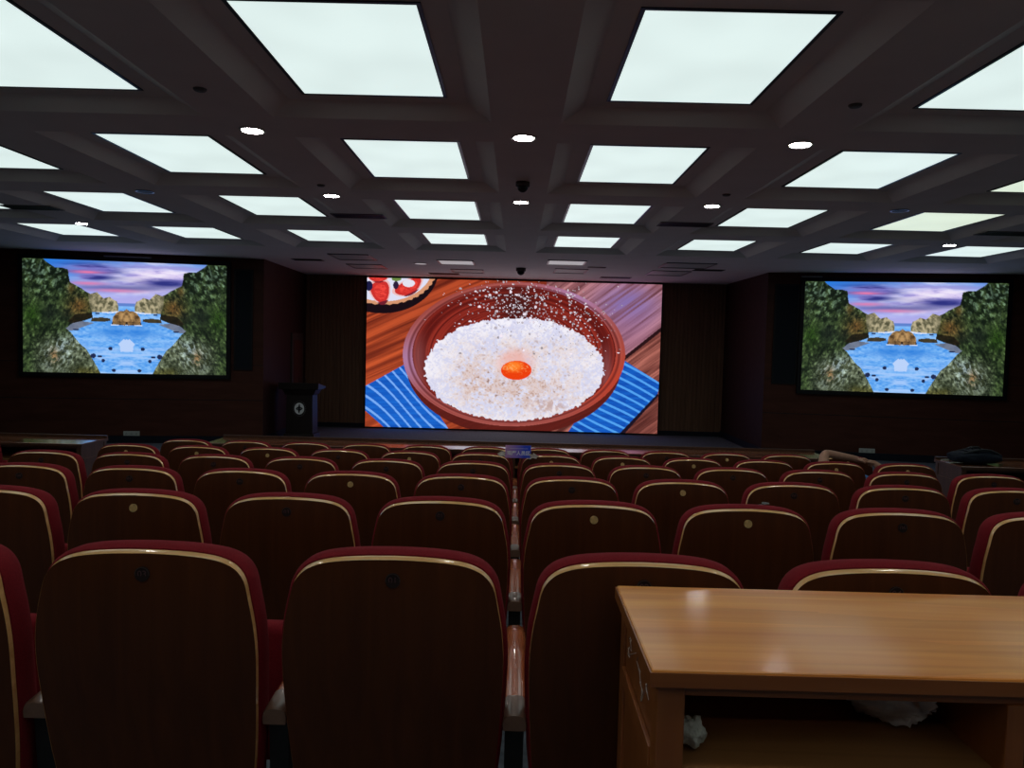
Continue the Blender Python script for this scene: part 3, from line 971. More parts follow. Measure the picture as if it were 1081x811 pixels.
# side screens, on the two angled walls
nL = Vector((-SLOPE, -1, 0)).normalized()   # towards the room, left wall: y grows with x
nL = Vector((SLOPE, -1, 0)).normalized()
nR = Vector((-SLOPE, -1, 0)).normalized()
side_me = None
for nm, corner, nrm, (tl, bl, tr, br), lab in (
        ('left', CORN_L, nL, ((24, 272), (24, 393), (240, 281), (238, 396)), 'video screen on the left wall showing a rocky sea cove at sunset'),
        ('right', CORN_R, nR, ((848, 296), (845, 412), (1066, 297), (1060, 418)), 'video screen on the right wall showing the same rocky cove')):
    p0 = Vector((corner.x, corner.y, 0)) + nrm * 0.06
    q = [on_plane(x, y, p0, nrm) for x, y in (tl, bl, tr, br)]
    lft, rgt = (q[0] + q[1]) / 2, (q[2] + q[3]) / 2
    Ws = (Vector((rgt.x, rgt.y)) - Vector((lft.x, lft.y))).length
    Hs = ((q[0].z - q[1].z) + (q[2].z - q[3].z)) / 2
    zb2 = (q[1].z + q[3].z) / 2
    rz = math.atan2(rgt.y - lft.y, rgt.x - lft.x)
    c = (lft + rgt) / 2
    if side_me is None:
        side_me = led_mesh('display', paint_cove, 400, 230, Ws, Hs)
        Ws0, Hs0 = Ws, Hs
    t = thing('side_screen', lab, 'screen', (c.x, c.y, zb2), rz, 'side video screens')
    link('display', side_me, t)
    bezel(Ws0, Hs0, 0.07, 0.055, M['black'], t)

# tall speaker grilles beside the side screens
for corner, nrm, (tl, br), wh in ((CORN_L, nL, ((247.5, 284), (266.5, 391)), 'left'), (CORN_R, nR, ((818.5, 300), (840, 406)), 'right')):
    p0 = Vector((corner.x, corner.y, 0))
    a, b_ = on_plane(tl[0], tl[1], p0, nrm), on_plane(br[0], br[1], p0, nrm)
    rz = math.atan2(-nrm.x * -1 if False else nrm.x, -nrm.y)
    rz = math.atan2(b_.y - a.y, b_.x - a.x)
    c = (a + b_) / 2
    ww, hh = (Vector((b_.x, b_.y)) - Vector((a.x, a.y))).length, a.z - b_.z
    t = thing('wall_speaker', 'tall black speaker grille set in the %s wall beside the screen' % wh, 'speaker', (c.x, c.y, b_.z), rz, 'wall speaker grilles')
    m_ = MB()
    e = 0.03
    for q in ((-ww / 2, -ww / 2 + e, 0, hh), (ww / 2 - e, ww / 2, 0, hh), (-ww / 2 + e, ww / 2 - e, 0, e), (-ww / 2 + e, ww / 2 - e, hh - e, hh)):
        m_.box(q[0], q[1], -0.03, -0.001, q[2], q[3])
    m_.build('surround', M['black'], t)
    MB().box(-ww / 2 + e, ww / 2 - e, -0.02, -0.002, e, hh - e).build('grille', M['grille'], t)

# socket plates
for corner, nrm, (x, y), wh in ((CORN_L, nL, (139, 458.2), 'left'), (CORN_R, nR, (915, 476.5), 'right')):
    c = on_plane(x, y, Vector((corner.x, corner.y, 0)), nrm)
    rz = math.atan2(nrm.x, -nrm.y)
    t = thing('socket_plate', 'pale triple socket plate low on the %s front wall' % wh, 'socket', (c.x, c.y, c.z), rz, 'low wall sockets')
    MB().box(-0.135, 0.135, -0.014, -0.001, -0.05, 0.05).build('plate', M['white'], t, bevel=0.004)
    for k in (-0.085, 0, 0.085):
        m_ = MB()
        m_.box(k - 0.012, k - 0.006, -0.016, -0.014, -0.012, 0.012)
        m_.box(k + 0.006, k + 0.012, -0.016, -0.014, -0.012, 0.012)
        m_.box(k - 0.003, k + 0.003, -0.016, -0.014, 0.016, 0.026)
        m_.build('socket', M['socket'], t)

# slim lamp bars clipped above the side screens
for corner, nrm, (x0_, x1_, y_), wh in ((CORN_L, nL, (110, 160, 273.2), 'left'), (CORN_R, nR, (846, 868, 294), 'right')):
    p0 = Vector((corner.x, corner.y, 0)) + nrm * 0.05
    a, b_ = on_plane(x0_, y_, p0, nrm), on_plane(x1_, y_ + 1.2, p0, nrm)
    rz = math.atan2(b_.y - a.y, b_.x - a.x)
    L = (b_ - a).length
    o = MB().box(-L / 2, L / 2, -0.03, 0.05, 0.0, 0.022).build('lamp_bar', M['steelgrey'], None, bevel=0.003)
    o.location = ((a.x + b_.x) / 2, (a.y + b_.y) / 2, max(a.z, b_.z) + 0.02)
    o.rotation_euler = (0, 0, rz)
    tag(o, 'slim grey bar fixed above the %s side screen' % wh, 'lamp bar', 'bars above the side screens')

# ------------------------------------------------------------------ auditorium seats
VT = 0.955
TILT = math.tan(math.radians(9.0))
half = [(0, .955), (.07, .953), (.13, .9475), (.172, .938), (.203, .921), (.224, .892), (.235, .846), (.245, .79), (.250, .72), (.247, .62), (.240, .50), (.232, .42), (.224, .36), (.20, .336), (.15, .33), (0, .33)]
hs = spline(half, 3)
outline = hs + [(-u_, v_) for u_, v_ in hs[-2:0:-1]]


def off(o_, d):
    n_ = len(o_)
    res = []
    for i in range(n_):
        p, q = Vector(o_[i - 1]), Vector(o_[(i + 1) % n_])
        tt = (q - p).normalized()
        nn = Vector((tt.y, -tt.x)) * -1
        res.append((o_[i][0] - nn.x * d * -1 * -1, o_[i][1] - nn.y * d * -1 * -1))
    return res


# orient so that a positive offset grows the outline
def grow(d):
    a = off(outline, d)
    if a[0][1] < outline[0][1] and d > 0 or a[0][1] > outline[0][1] and d < 0:
        a = off(outline, -d)
    return a


def bow(u_, v_):
    """backs are gently hollow across, so the shell bulges at the middle"""
    return 0.012 * (u_ / 0.24) ** 2


def rake(v_):
    """how far forward the rear face lies at height v: the top curls forward, the lower back slopes away"""
    d = VT - v_
    if d < 0.12:
        return 0.012 * (1 - d / 0.12) ** 2
    e = d - 0.12
    return 0.42 * e * e if e < 0.2 else 0.0168 + 0.168 * (e - 0.2)


def at_back(o_, w_):
    return [(u_, -0.30 + rake(v_) + w_ + bow(u_, v_), v_) for u_, v_ in o_]


shell_out = grow(-0.005)
# the pale plywood edge: a chamfer that is widest along the top and narrow down the sides
g_in, g_out = grow(-0.0088), grow(-0.0030)
edge_in = []
for (ui, vi), (uo, vo) in zip(g_in, g_out):
    n_ = Vector((uo - ui, vo - vi)).normalized()
    k = 0.22 + 0.78 * max(0.0, n_.y) ** 1.5
    edge_in.append((uo + (ui - uo) * k, vo + (vi - vo) * k))


def back_sheet(o_, w_):
    """rows of points across the back, from the top of the outline to its bottom"""
    n_ = len(o_)
    hf = n_ // 2
    rows_ = []
    for i in range(1, hf):
        (u1, v1), (u2, v2) = o_[i], o_[n_ - i]
        rows_.append([(u1 + (u2 - u1) * k / 10.0, v1 + (v2 - v1) * k / 10.0) for k in range(11)])
    return [at_back(rw, w_) for rw in rows_]


sh_o = edge_in
fr_, bk_ = back_sheet(sh_o, 0.0), back_sheet(sh_o, 0.012)
mb = MB()
R_, K_ = len(fr_), 11
vs = [p for rw in fr_ for p in rw] + [p for rw in bk_ for p in rw]
tp, bt_ = at_back([sh_o[0]], 0.0)[0], at_back([sh_o[len(sh_o) // 2]], 0.0)[0]
fs = []
o2 = R_ * K_
for i in range(R_ - 1):
    for k in range(K_ - 1):
        a = i * K_ + k
        fs.append((a, a + 1, a + K_ + 1, a + K_))
        fs.append((o2 + a, o2 + a + K_, o2 + a + K_ + 1, o2 + a + 1))
    for k in (0, K_ - 1):
        a = i * K_ + k
        fs.append((a, a + K_, o2 + a + K_, o2 + a))
for i in (0, R_ - 1):
    for k in range(K_ - 1):
        a = i * K_ + k
        fs.append((a, a + 1, o2 + a + 1, o2 + a))
mb.add(vs, fs)
me_shell = mb.mesh('back_shell', M['shell'])
smooth_by_angle(me_shell)
tr = MB()
ra, rc_ = at_back(edge_in, -0.0009), at_back(g_out, 0.0085)
rd, rb = at_back(g_out, 0.0122), at_back(edge_in, 0.0122)
tr.loft([ra, rc_, rd, rb, ra], False, False)
me_edge = tr.mesh('shell_edge', M['edge'])
smooth_by_angle(me_edge)
me_cush = MB().loft([at_back(grow(d), w_) for d, w_ in ((-0.010, 0.0122), (0.000, 0.0132), (0.0045, 0.022), (0.006, 0.036), (0.005, 0.060), (0.000, 0.076), (-0.010, 0.089), (-0.033, 0.098), (-0.08, 0.103))]).mesh('back_cushion', M['red'])
smooth_by_angle(me_cush)


def rbox(x0, x1, y0, y1, z0, z1, bev, seg=3):
    return MB().box(x0, x1, y0, y1, z0, z1), bev, seg


# tip-up seat pad, folded up
Mt = Matrix.Translation((0, 0.02, 0.30)) @ Matrix.Rotation(math.radians(-8), 4, 'X')
me_seat = MB().box(-0.228, 0.228, 0.0, 0.085, 0.0, 0.36, Mt).mesh('seat', M['red'], True, 0.03, 4)
me_pan = MB().box(-0.215, 0.215, 0.078, 0.100, 0.01, 0.34, Mt).mesh('seat_pan', M['shell'], False, 0.008, 2)
# armrest with rounded top and a dropped rear end, on a steel standard
prof = [(-0.030, -0.030), (-0.0315, -0.014), (-0.030, -0.004), (-0.026, 0.003), (-0.018, 0.0075), (-0.009, 0.009), (0.0, 0.0093), (0.009, 0.009), (0.018, 0.0075), (0.026, 0.003), (0.030, -0.004), (0.0315, -0.014), (0.030, -0.030)]


def arm_ring(y, z, s=1.0):
    return [(a * s, y, z + b_ * (1 if s > .99 else .9)) for a, b_ in prof]


PITCHX = 0.55
ARMZ = 0.580
me_arm = MB().loft([arm_ring(-0.155, ARMZ - 0.002, 0.90), arm_ring(-0.02, ARMZ + 0.002, 0.96), arm_ring(0.10, ARMZ + 0.002, 1.0), arm_ring(0.26, ARMZ - 0.002, 1.0), arm_ring(0.325, ARMZ - 0.012, 0.9), arm_ring(0.335, ARMZ - 0.02, 0.7)]).mesh('armrest', M['arm'])
smooth_by_angle(me_arm, 0.9)
me_cap = MB().loft([arm_ring(-0.242, ARMZ - 0.010, 0.84), arm_ring(-0.235, ARMZ - 0.007, 0.90), arm_ring(-0.1555, ARMZ - 0.002, 0.905)]).mesh('armrest_end', M['armcap'])
smooth_by_angle(me_cap, 0.9)
sd = MB()
sl_ = -0.0931
prf = [(-0.21, ARMZ - 0.035), (0.26, ARMZ - 0.035), (0.22, 0.30), (0.16, 0.03 + sl_ * 0.16), (0.24, 0.012 + sl_ * 0.24), (0.24, sl_ * 0.24), (-0.22, sl_ * -0.22), (-0.22, 0.012 + sl_ * -0.22), (-0.12, 0.03 + sl_ * -0.12), (-0.19, 0.30)]
sd.loft([[(-0.022, y, z) for y, z in prf], [(0.022, y, z) for y, z in prf]])
me_std = sd.mesh('standard', M['steel'])


def disc_on_back(rad, th, v_, n_=24, u0=0.0):
    c = Vector((u0, -0.30 + rake(v_), v_))
    sl2 = (rake(v_ + 0.01) - rake(v_ - 0.01)) / 0.02
    ay = Vector((0, sl2, 1)).normalized()
    nn = Vector((0, -1, sl2)).normalized()
    return MB().disc(c - nn * 0.001, rad, rad, (1, 0, 0), ay, nn, th + 0.001, n_), c, nn


VD = VT - 0.053
dm, dc, dn = disc_on_back(0.0145, 0.003, VD)
me_gold = dm.mesh('gold_disc', M['gold'], False, 0.0008, 2)
me_plate = disc_on_back(0.0165, 0.002, VD)[0].mesh('number_plate', M['plate'])
rg = MB()
ayv = Vector((0, -dn.z, -dn.y))
rr_ = []
for rad, hh in ((0.0165, 0.0021), (0.0165, 0.0027), (0.0145, 0.0027), (0.0145, 0.0021)):
    rr_.append([dc + Vector((1, 0, 0)) * rad * math.cos(2 * PI * i / 24) + ayv * rad * math.sin(2 * PI * i / 24) + dn * hh for i in range(24)])
rr_.append(rr_[0])
rg.loft(rr_, False, False)
me_ring = rg.mesh('plate_ring', M['ring'])
num_me = {}


def number_mesh(k):
    if k not in num_me:
        me = text_mesh('seat_number', '%02d' % k, 0.021, M['digit'])
        Rm = Matrix(((1, 0, 0, 0), (0, ayv.y, -dn.y * -1, 0), (0, ayv.z, dn.z, 0), (0, 0, 0, 1)))
        Rm = Matrix(((1, 0, 0, dc.x + dn.x * .0025), (0, ayv.y, dn.y, dc.y + dn.y * .0025), (0, ayv.z, dn.z, dc.z + dn.z * .0025), (0, 0, 0, 1)))
        me.transform(Rm)
        num_me[k] = me
    return num_me[k]


def make_seat(kind, num):
    t = bpy.data.objects.new('auditorium_seat', None)
    t.empty_display_size = 0.1
    COL.objects.link(t)
    sh = link('back_shell', me_shell, t)
    e_ = link('shell_edge', me_edge, sh)
    link('back_cushion', me_cush, t)
    s_ = link('seat', me_seat, t)
    link('seat_pan', me_pan, s_)
    a_ = link('armrest', me_arm, t)
    a_.location.x = PITCHX / 2
    link('armrest_end', me_cap, a_)
    link('standard', me_std, a_)
    if kind == 'g':
        link('gold_disc', me_gold, t)['label'] = 'round gold disc on the seat back'
    elif kind == 'n':
        p = link('number_plate', me_plate, t)
        link('plate_ring', me_ring, p)
        link('seat_number', number_mesh(num), p)
    return t


CX = 0.017
kinds = {  # disc on the back of each seat, by row and column from the centre: g gold disc, n number plate, - bare
    1: {-2.5: '-', -1.5: 'n', -.5: 'n', .5: 'n', 1.5: 'n', 2.5: 'n'},
    2: {-3.5: 'n', -2.5: 'g', -1.5: 'n', -.5: 'n', .5: 'g', 1.5: 'g', 2.5: 'n', 3.5: 'n'},
    3: {-4.5: 'n', -3.5: 'n', -2.5: 'n', -1.5: 'g', -.5: 'n', .5: 'n', 1.5: 'g', 2.5: 'n', 3.5: 'n', 4.5: 'n'},
    4: {k + .5: 'n' for k in range(-6, 6)},
    5: {-5.5: 'g', -4.5: 'g', -3.5: 'g', -2.5: 'n', -1.5: 'g', -.5: 'n', .5: 'g', 1.5: 'g', 2.5: 'g', 3.5: '-', 4.5: 'g', 5.5: 'g'},
    6: {-5.5: '-', -4.5: 'n', -3.5: '-', -2.5: '-', -1.5: '-', -.5: 'n', .5: 'n', 1.5: '-', 2.5: 'n', 3.5: 'g', 4.5: '-', 5.5: 'g'}}
rown = {1: 'back row', 2: 'second row', 3: 'third row', 4: 'fourth row', 5: 'fifth row', 6: 'front row'}
dn_ = {'g': 'gold disc', 'n': 'dark number plate', '-': 'bare back'}
SEAT = {}
for r_ in range(1, 7):
    Yr = 1.63 + 1.047 * (r_ - 1)
    ztop = CAMZ - (0.470 + 0.0955 * (r_ - 1))
    for c_, kd in kinds[r_].items():
        i = int(abs(c_) - 0.5)
        num = 2 * i + (1 if c_ < 0 else 2)
        t = make_seat(kd, num)
        t.location = (CX + c_ * PITCHX, Yr + 0.30, ztop - VT)
        tag(t, 'red seat with %s in the %s, %s seat %s of centre' % (dn_[kd], rown[r_], ORD[i], 'left' if c_ < 0 else 'right'), 'seat', 'red seats in the ' + rown[r_])
        if c_ == min(kinds[r_]):
            a_ = link('armrest', me_arm, t)
            a_.location.x = -PITCHX / 2
            link('armrest_end', me_cap, a_)
            link('standard', me_std, a_)
        SEAT[(r_, c_)] = t
# torn sticker on one seat of the third row
st = SEAT[(3, 2.5)]
rs = random.Random(5)
m_ = MB()
for cx_, vz, rx, rz_ in ((-0.165, 0.845, 0.028, 0.010), (-0.14, 0.862, 0.020, 0.007), (-0.185, 0.838, 0.012, 0.008), (-0.178, 0.81, 0.008, 0.008)):
    n_ = 14
    ringp = []
    for i in range(n_):
        a = 2 * PI * i / n_
        k = rs.uniform(0.7, 1.15)
        u_, v_ = cx_ + rx * k * math.cos(a), vz + rz_ * k * math.sin(a)
        ringp.append(Vector((u_, -0.30 + rake(v_) + bow(u_, v_) - 0.0008, v_)))
    m_.loft([ringp, [p + Vector((0, -0.001, 0)) for p in ringp]])
o = m_.build('torn_sticker', M['scrape'], st)
o['label'] = 'pale torn sticker remains'
st['label'] = 'red seat with a pale torn sticker on its back, third row, right of centre'
# a lone seat of the side block, in front of the left desk
t = make_seat('-', 0)
t.location = (-4.88, 6.80 + 0.30 - 0.1, floor_z(7.0) + 0.012)
tag(t, 'red seat beyond the left aisle in front of the left desk', 'seat', 'red seats in the front row')
SEAT['side'] = t

# ------------------------------------------------------------------ desks


def desk(name, label, L, D, Ht, loc, top, side, rail, lip=False, mid=(), scribble=False, slope=0.0, cat='desk'):
    """long reading desk: framed top, square legs, framed side panels, shelf, back panel. Origin at its front left foot, front faces -y"""
    t = thing(name, label, cat, loc)
    o = MB().box(-0.006, L + 0.006, -0.006, D, Ht - 0.027, Ht).build('desk_top', top, t, bevel=0.004)
    m_ = MB()
    m_.loft([[(-0.0085, D, z), (-0.0085, -0.0085, z), (L + 0.0085, -0.0085, z), (L + 0.0085, D, z), (L + 0.0062, D, z), (L + 0.0062, -0.0062, z), (-0.0062, -0.0062, z), (-0.0062, D, z)] for z in (Ht - 0.0268, Ht - 0.0035)])
    m_.build('shaded_edge', rail, t)  # darker strip puts the dim light on the top's edges into the colour
    if lip:
        MB().box(-0.006, L + 0.006, D - 0.02, D, Ht + 0.0002, Ht + 0.028).build('back_lip', rail, t, bevel=0.002)
    lg = 0.045
    for x_ in (0.006, L - 0.006 - lg):
        for y_ in (0.004, D - lg - 0.004):
            MB().box(x_, x_ + lg, y_, y_ + lg, -slope * (y_ + lg / 2), Ht - 0.0272).build('leg', side, t, bevel=0.003)
    for x_ in mid:
        MB().box(x_, x_ + 0.03, 0.006, D - 0.03, 0.0, Ht - 0.047).build('divider', side, t, bevel=0.002)
    MB().box(0.051, L - 0.051, 0.010, 0.028, Ht - 0.047, Ht - 0.0272).build('apron', rail, t, bevel=0.001)
    zs = Ht - 0.165
    MB().box(0.03, L - 0.03, 0.012, D - 0.02, zs - 0.018, zs).build('shelf', M['shelf'], t, bevel=0.001)
    MB().box(0.03, L - 0.03, D - 0.018, D - 0.006, 0.12, Ht - 0.0272).build('back_panel', rail, t)
    for x_, s in ((0.012, 1), (L - 0.012 - 0.012, -1)):
        p = MB().box(x_, x_ + 0.012, 0.049, D - 0.049, 0.10, Ht - 0.0272).build('side_panel', side, t)
        xo = x_ - 0.009 if s > 0 else x_ + 0.012
        MB().box(xo, xo + 0.009, 0.049, D - 0.049, zs - 0.022, zs + 0.012).build('side_rail', side, p, bevel=0.002)
        MB().box(xo, xo + 0.009, 0.049, D - 0.049, 0.08, 0.12).build('side_rail', side, p, bevel=0.002)
        if scribble and s > 0:
            rs = random.Random(3)
            m_ = MB()
            for kx, (y0_, z0_) in enumerate(((0.34, Ht - 0.055), (0.30, Ht - 0.075), (0.33, Ht - 0.10), (0.22, Ht - 0.065), (0.19, Ht - 0.09), (0.16, Ht - 0.115), (0.12, Ht - 0.08))):
                pts_ = (pts_ if kx else []) + [(xo + 0.0088, y0_, z0_)]
                for j in range(5):
                    pts_.append((xo + 0.0088, y0_ + rs.uniform(-0.02, 0.02), z0_ - 0.006 * j + rs.uniform(-0.006, 0.006)))
            m_.tube(pts_, 0.0008, 4)
            m_.build('scratch_marks', plain('scratched_paint', (0.45, 0.36, 0.32), 0.8), p)
    return t


LD = 1.26
ZT = CAMZ - 0.505
yfd = 1.173
fz = floor_z(yfd + 0.02)
desk('reading_desk', 'varnished light wood desk with open shelf, nearest the camera', LD, 0.415, ZT - fz, (0.231, yfd, fz), M['deskwood'], M['deskside'], M['deskrail'], False, (0.563,), True, 0.0931)
# tissue and plastic bag on its shelf
zsh = ZT - 0.165
bm = bmesh.new()
bmesh.ops.create_icosphere(bm, subdivisions=4, radius=1.0)
rs = random.Random(9)
from mathutils import noise as mnoise
for v in bm.verts:
    d = v.co.copy()
    k = 0.92 + 0.42 * mnoise.noise(d * 1.5 + Vector((4, 2, 7))) + 0.22 * abs(mnoise.noise(d * 3.0))
    v.co = Vector((d.x * 0.020 * k, d.y * 0.024 * k, d.z * 0.026 * k))
zmin = min(v.co.z for v in bm.verts)
for v in bm.verts:
    v.co.z -= zmin
me = bpy.data.meshes.new('tissue')
bm.to_mesh(me)
bm.free()
me.materials.append(M['tissue'])
o = link('tissue', me)
o.location = (0.310, 1.240, zsh + 0.001)
tag(o, 'crumpled white tissue on the desk shelf beside the front leg', 'tissue')
bm = bmesh.new()
bmesh.ops.create_icosphere(bm, subdivisions=5, radius=1.0)
for v in bm.verts:
    d = v.co.copy()
    k = 0.9 + 0.34 * mnoise.noise(d * 2.1) + 0.22 * abs(mnoise.noise(d * 5.5 + Vector((3, 1, 2)))) + 0.1 * mnoise.noise(d * 13)
    pinch = 1.0 - 0.45 * max(0.0, -d.y)          # bag narrows to a corner at the front
    v.co = Vector((d.x * 0.080 * k * pinch + 0.018 * max(0.0, -d.y), d.y * 0.075 * k, d.z * 0.050 * k))
zmin = min(v.co.z for v in bm.verts)
for v in bm.verts:
    v.co.z -= zmin
me = bpy.data.meshes.new('plastic_bag')
bm.to_mesh(me)
bm.free()
me.shade_smooth()
me.materials.append(M['bagfilm'])
o = link('plastic_bag', me)
o.location = (0.70, 1.365, zsh + 0.001)
tag(o, 'crumpled white plastic bag lying on the desk shelf', 'plastic bag')

ZT2 = CAMZ - 1.07
desk('reading_desk', 'dark wood desk in front of the left wall screen', 2.1, 0.47, ZT2, (-4.20 - 2.1, 7.29, 0.002), M['ftop'], M['farside'], M['farside'], True, (1.03,), False, 0, 'desk')
desk('reading_desk', 'dark wood desk near the right wall carrying a navy backpack', 2.1, 0.47, ZT2, (4.33, 7.30, 0.002), M['ftop'], M['farside'], M['farside'], True, (1.03,), False, 0, 'desk')
desk('front_table', 'very long wooden table in front of the front row of seats', 6.30, 0.46, ZT2, (-3.105, 7.60, 0.002), M['ftop'], M['farside'], M['farside'], True, (1.25, 3.09, 5.0), False, 0, 'table')

# backpack on the right desk
bp = thing('backpack', 'dark navy backpack lying on the right desk', 'backpack', (4.59, 7.535, ZT2 + 0.002), 0.12)


def blob(name, mat, parent, sx_, sy_, sz_, seed, amp=0.12, sub=4, loc=(0, 0, 0), rot=None, pw=0.7):
    bm = bmesh.new()
    bmesh.ops.create_icosphere(bm, subdivisions=sub, radius=1.0)
    sv = Vector((seed, seed * 1.7, seed * 0.3))
    for v in bm.verts:
        d = v.co.copy()
        k = 1 + amp * mnoise.noise(d * 1.9 + sv) + amp * 0.5 * mnoise.noise(d * 5 + sv)
        q = Vector([math.copysign(abs(c_) ** pw, c_) for c_ in d])
        v.co = Vector((q.x * sx_ * k, q.y * sy_ * k, q.z * sz_ * k))
    me = bpy.data.meshes.new(name)
    bm.to_mesh(me)
    bm.free()
    me.transform(Matrix.Translation(loc) @ (rot.to_4x4() if rot else Matrix.Identity(4)))
    me.shade_smooth()
    me.materials.append(mat)
    return link(name, me, parent)


blob('body', M['navy'], bp, 0.25, 0.16, 0.058, 1.3, 0.10, 4, (0, 0, 0.064))
blob('front_pocket', M['navy'], bp, 0.15, 0.10, 0.030, 4.1, 0.14, 4, (0.03, -0.01, 0.112))
for s, yy_ in ((1, -0.075), (-1, 0.06)):
    pts_ = spline([(-0.17, yy_, 0.105), (-0.06, yy_ - 0.02, 0.138), (0.05, yy_ - 0.03 * s, 0.148), (0.15, yy_ - 0.02, 0.12), (0.22, yy_, 0.09)], 4)
    MB().tube(pts_, [0.012] * len(pts_), 6).build('shoulder_strap', M['strap'], bp, True)
MB().tube(spline([(-0.02, 0.0, 0.136), (-0.03, 0.0, 0.158), (0.03, 0.0, 0.165), (0.07, 0.0, 0.138)], 4), 0.008, 6).build('handle', M['strap'], bp, True)
pen = MB().tube([(4.352, 7.70, ZT2 + 0.007), (4.352 + 0.09, 7.715, ZT2 + 0.007)], 0.0055, 8).build('pen', M['white'])
tag(pen, 'white pen on the right desk beside the backpack', 'pen')

# ------------------------------------------------------------------ sign taped between two seats of the fifth row
YSG = 1.63 + 1.047 * 4 - 0.015
a, b_ = at(533.6, 470, YSG), at(560.3, 484, YSG)
sw, sh_ = b_.x - a.x, a.z - b_.z
sg = thing('seat_sign', 'small blue and violet sign with white characters taped between two seats', 'sign', ((a.x + b_.x) / 2, YSG, b_.z))
MB().box(-sw / 2, sw / 2, -0.003, 0.003, 0, sh_).build('card', M['sign'], sg, bevel=0.0006)
Rx = Matrix.Rotation(PI / 2, 4, 'X')
for body, size, zz in (('观摩人员区', 0.036, 0.036), ('— — — — — — — — — — —', 0.010, 0.074)):
    me = text_mesh('lettering', body, size, M['signwhite'], 0.0004, 0.0007)
    me.transform(Matrix.Translation((0.004, -0.0036, zz)) @ Rx)
    link('lettering', me, sg)
for s, cx_, cz_ in ((-1, -sw / 2 - 0.022, 0.030), (1, sw / 2 + 0.022, 0.018)):
    rs = random.Random(2 + s)
    m_ = MB()
    for k in range(7):
        x_, z_ = cx_ + rs.uniform(-0.02, 0.02), cz_ + rs.uniform(-0.013, 0.013)
        Mx = Matrix.Translation((x_, -0.006 + rs.uniform(-0.004, 0.004), z_)) @ Matrix.Rotation(rs.uniform(-1, 1), 4, 'Y') @ Matrix.Rotation(rs.uniform(-0.6, 0.6), 4, 'X')
        m_.box(-0.017, 0.017, -0.0008, 0.0008, -0.006, 0.006, Mx)
    m_.build('tape', M['tape'], sg)

# ------------------------------------------------------------------ lectern
YLC = 14.62
pl = at(317.0, 461, YLC)
lc = thing('lectern', 'dark wooden lectern with a round white emblem, left of the main screen', 'lectern', (pl.x, YLC, 0.001), 0.0)
lc.location.x += 0.03
lc.scale = (0.90, 0.92, 1.07)


def frustum(w0, d0, w1, d1, z0, z1):
    return MB().loft([[(-w0, -d0, z0), (w0, -d0, z0), (w0, d0, z0), (-w0, d0, z0)], [(-w1, -d1, z1), (w1, -d1, z1), (w1, d1, z1), (-w1, d1, z1)]])


frustum(0.335, 0.25, 0.315, 0.235, 0, 0.10).build('plinth', M['lectern'], lc, bevel=0.006)
frustum(0.285, 0.21, 0.275, 0.20, 0.10, 0.80).build('body', M['lectern'], lc, bevel=0.006)
m_ = frustum(0.30, 0.22, 0.36, 0.26, 0.80, 0.90)
m_.build('cornice', M['lectern'], lc, bevel=0.006)
m_ = MB().loft([[(-0.42, -0.30, 0.90), (0.42, -0.30, 0.90), (0.42, 0.30, 0.90), (-0.42, 0.30, 0.90)], [(-0.43, -0.31, 1.02), (0.43, -0.31, 1.02), (0.43, 0.31, 0.94), (-0.43, 0.31, 0.94)]])
m_.build('desk_top', M['lectern'], lc, bevel=0.006)
for s in (-0.08, 0.06):
    mc = MB().tube(spline([(s, 0.05, 0.97), (s, 0.04, 1.05), (s - 0.01, 0.0, 1.10), (s - 0.02, 0.06, 1.12)], 4), 0.005, 6).build('microphone', M['black'], lc, True)
# emblem
zc = 0.555
ey_ = -0.207
em = MB().disc((0, ey_ + 0.0, zc), 0.105, 0.105, (1, 0, 0), (0, 0, 1), (0, -1, 0), 0.008, 40).build('emblem', M['emblem'], lc)
m_ = MB()


def lens_shape(cx_, cz_, L_, W_, ang, y0_, y1_):
    p = []
    n_ = 16
    for i in range(n_):
        a = 2 * PI * i / n_
        x_, z_ = math.copysign(abs(math.cos(a)) ** 1.4, math.cos(a)) * L_, math.sin(a) * W_
        p.append((cx_ + x_ * math.cos(ang) - z_ * math.sin(ang), cz_ + x_ * math.sin(ang) + z_ * math.cos(ang)))
    m_.loft([[(x_, y0_, z_) for x_, z_ in p], [(x_, y1_, z_) for x_, z_ in p]])


lens_shape(0, zc, 0.085, 0.022, PI / 2 - 0.05, ey_ - 0.0078, ey_ - 0.011)
lens_shape(-0.036, zc + 0.012, 0.042, 0.013, 0.55, ey_ - 0.0078, ey_ - 0.0105)
lens_shape(0.036, zc - 0.012, 0.042, 0.013, 0.55, ey_ - 0.0078, ey_ - 0.0105)
lens_shape(-0.035, zc - 0.016, 0.040, 0.010, -0.35, ey_ - 0.0078, ey_ - 0.0102)
lens_shape(0.035, zc + 0.016, 0.040, 0.010, -0.35, ey_ - 0.0078, ey_ - 0.0102)
m_.build('emblem_figure', M['black'], em)
m_ = MB()
for i in range(22):
    a = 2 * PI * i / 22
    Mx = Matrix.Translation((0.135 * math.cos(a), ey_ - 0.002, zc + 0.135 * math.sin(a))) @ Matrix.Rotation(-a, 4, 'Y')
    m_.box(-0.011, 0.011, -0.003, 0.003, -0.003, 0.003, Mx)
    m_.box(-0.003, 0.003, -0.003, 0.003, -0.010, 0.010, Mx)
m_.build('emblem_ring', M['steelgrey'], em)

# ------------------------------------------------------------------ person asleep over the seat in front


